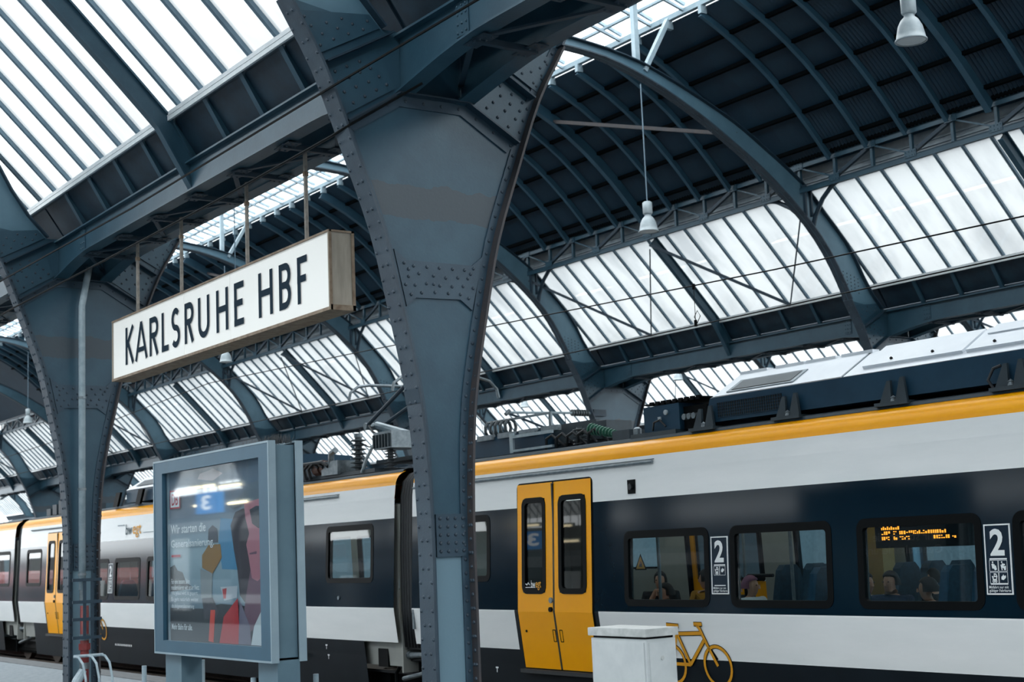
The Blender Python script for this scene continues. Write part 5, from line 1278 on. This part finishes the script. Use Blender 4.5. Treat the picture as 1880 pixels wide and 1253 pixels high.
lamp(0, 2, -1, 'large bell-shaped lamp at the top right edge'); lamp(1, 2, 1, 'white bell lamp hanging on a long rod in front of the lattice girder')
lamp(3, 2, 1, 'white bell lamp just below the station sign'); lamp(5, 2, 1, 'white bell lamp at the far left, left of the downpipe column')
lamp(2, 2, -1, 'bell lamp over the train, second arch'); lamp(3, 3, 1, 'faint lamp in the hall beyond, above the roof housing of the train'); lamp(4, 3, 1, 'faint lamp in the hall beyond, left of the far column')

# ------------------------------------------------------------------ overhead line
def wire(name, pts, r, label, cat='wire'):
    o = MB().tube(pts, r, 5).build(name, 'train_black'); tag(o, label, cat, 'overhead line wires'); return o
wire('messenger_wire', [(4,12.1,2.9),(-4,12.1,2.93),(-8,12.1,2.96),(-12,12.1,3.06),(-16.5,12.1,3.22),(-22,12.1,3.42),(-28.2,12.1,3.62),(-36,12.1,3.3),(-46,12.1,3.1),(-60,12.1,3.4)], .009, 'thin upper overhead wire crossing the bright glazing')
wire('contact_wire', [(6,12.1,2.6),(-28,12.1,2.62),(-60,12.1,2.62)], .008, 'lower overhead contact wire above the train roof')
t = empty('dropper', (-13.35, 12.1, 0), 'short wire dropper with clamps between the overhead wires', 'dropper')
MB().tube([(0,0,3.10),(0,0,2.62)], .004, 5).build('dropper_wire', 'train_black', t); MB().tube([(0,0,3.13),(0,0,3.06)], .02, 6).build('clamp', 'train_black', t); MB().tube([(0,0,2.68),(0,0,2.60)], .02, 6).build('clamp', 'train_black', t)
MB().tube([(.03,0,2.64),(.09,0,2.72),(.04,0,2.79),(-.02,0,2.72),(.03,0,2.64)], .005, 5).build('wire_loop', 'train_black', t)
t = empty('cantilever_arm', (XK(2), 22.1, 0), 'overhead line arm with a ribbed insulator on the far column', 'bracket')
MB().tube([(0,0,3.18),(0,-2.6,3.15)], .03, 8).build('top_tube', 'galvanised', t)
mb = MB()
for i in range(7): mb.tube([(0,-.2-i*.075,3.178),(0,-.225-i*.075,3.178)], .085, 10)
mb.build('insulator', 'insulator', t, kind='stuff')
MB().tube([(0,-2.5,3.12),(0,-.35,2.45)], .03, 8).build('lower_tube', 'steel_dark', t); MB().tube([(0,-.9,3.16),(0,-.85,2.6)], .012, 6).build('tie', 'steel_dark', t)
MB().box(-.1,.1,-.08,.3,3.1,3.26).build('wall_bracket', 'steel_dark', t)
MB().tube([(0,-2.62,3.1),(0,-2.5,3.2)], .05, 8).build('end_fitting', 'dull_metal', t)
# cable slung along the platform girder and the small brace over the vault
wire('girder_cable', [(2, 5.44, 3.76),(-10.26, 5.44, 3.735),(-14.7, 5.46, 3.72),(-19.2, 5.42, 3.75),(-26, 5.44, 3.74)], .011, 'dark cable slung along the girder above the station sign', 'cable')
wire('column_cable', [(-9.75, 6.05, 3.74),(-10.12, 5.58, 3.43),(-10.4, 5.57, 3.41),(-12.6, 5.6, 3.40),(-16, 5.62, 3.41),(-19.2, 5.55, 3.38),(-24, 5.6, 3.38)], .012, 'thin cable passing across the flange of the middle column', 'cable')
for k in (1, 3, 5):
    o = MB().bar((XK(k), CEN(2)+4.15, 7.42), (XK(k)-L/2, CEN(2)+3.3, 8.75), .07, .07).build('roof_brace', 'steel_brown')
    tag(o, 'brown diagonal brace under the vault, %s from the right' % ORD[k//2], 'brace', 'diagonal braces under the vault')

# ------------------------------------------------------------------ platform furniture behind the photographer, mirrored in the poster glass
t = empty('platform_number_sign', (-34.2, -3.0, H+1.17), 'blue hanging platform sign with a white 3, mirrored in the poster glass', 'sign')
MB().box(-.63,.63,-.1,.1,0,.5).build('sign_box', 'blue_sign', t, dz=0)
mb = MB(); text(mb, '3', -.28, .28, .08, .44, 0, .03); mb.v = [(-x, .105, z) for x, y, z in mb.v]; mb.build('numeral', 'sign_white', t, dz=0)
for x in (-.5, .5): MB().tube([(x,0,.5),(x,0,3.2)], .02, 8).build('hanger_rod', 'rod_rusty', t, dz=0)

# red train seen mirrored; slate cars and extra length added to darken reflections
mat('train_red', '#a3161c', '#ad1a20', rough=0.35, scale=1.0)
mat('train_slate', '#2b3944', '#31404b', rough=0.35, scale=1.0)
for i in range(10):
    x0 = -212.5+i*21.5; red = i < 7; t = empty('train_car', (x0+10.5, -8.0, 0), (['seventh red', 'sixth red', 'fifth red', 'fourth red', 'third red', 'second red', 'nearest red', 'third added slate grey', 'second added slate grey', 'nearest added slate grey'][i]) + ' train car standing behind the photographer', 'train', 'train cars behind the photographer')
    MB().prism([(-1.4,-1.9),(1.38,-1.9),(1.42,-.8),(1.38,.9),(1.2,1.25),(.8,1.45),(-.8,1.45),(-1.2,1.25),(-1.38,.9),(-1.42,-.8)], -10.5, 10.5).build('body', 'train_red' if red else 'train_slate', t)
    MB().box(-10.4, 10.4, 1.39, 1.43, -.55, .55).build('window_band', 'train_dark', t)
    MB().box(-10.45, 10.45, 1.405, 1.435, -1.25, -1.0).build('stripe', 'train_white', t)
    for j in range(3): MB().box(-8+j*7, -6.7+j*7, 1.40, 1.45, -1.5, .75).build('door', 'train_white', t)

for i, (xa, xb, z) in enumerate([(-35.95,-34.4,1.87),(-34.1,-32.85,1.80),(-35.66,-34.86,1.41),(-33.55,-32.5,1.37)]):
    t = empty('tube_lamp', ((xa+xb)/2, -3.2, H+z), 'fluorescent tube lamp behind the photographer, %s beside the blue sign' % ['upper left', 'upper right', 'lower left', 'lower right'][i], 'lamp', 'tube lamps behind the photographer')
    w = (xb-xa)/2
    MB().tube([(-w,0,0),(w,0,0)], .03, 8).build('tube', 'tube_light', t, dz=0); MB().box(-w-.05, w+.05, -.12, -.04, -.03, .08).build('housing', 'lamp_white', t, dz=0)
    for x in (-w*.8, w*.8): MB().tube([(x,-.08,.08),(x,-.08,4.2-z)], .012, 6).build('hanger_rod', 'rod_rusty', t, dz=0)
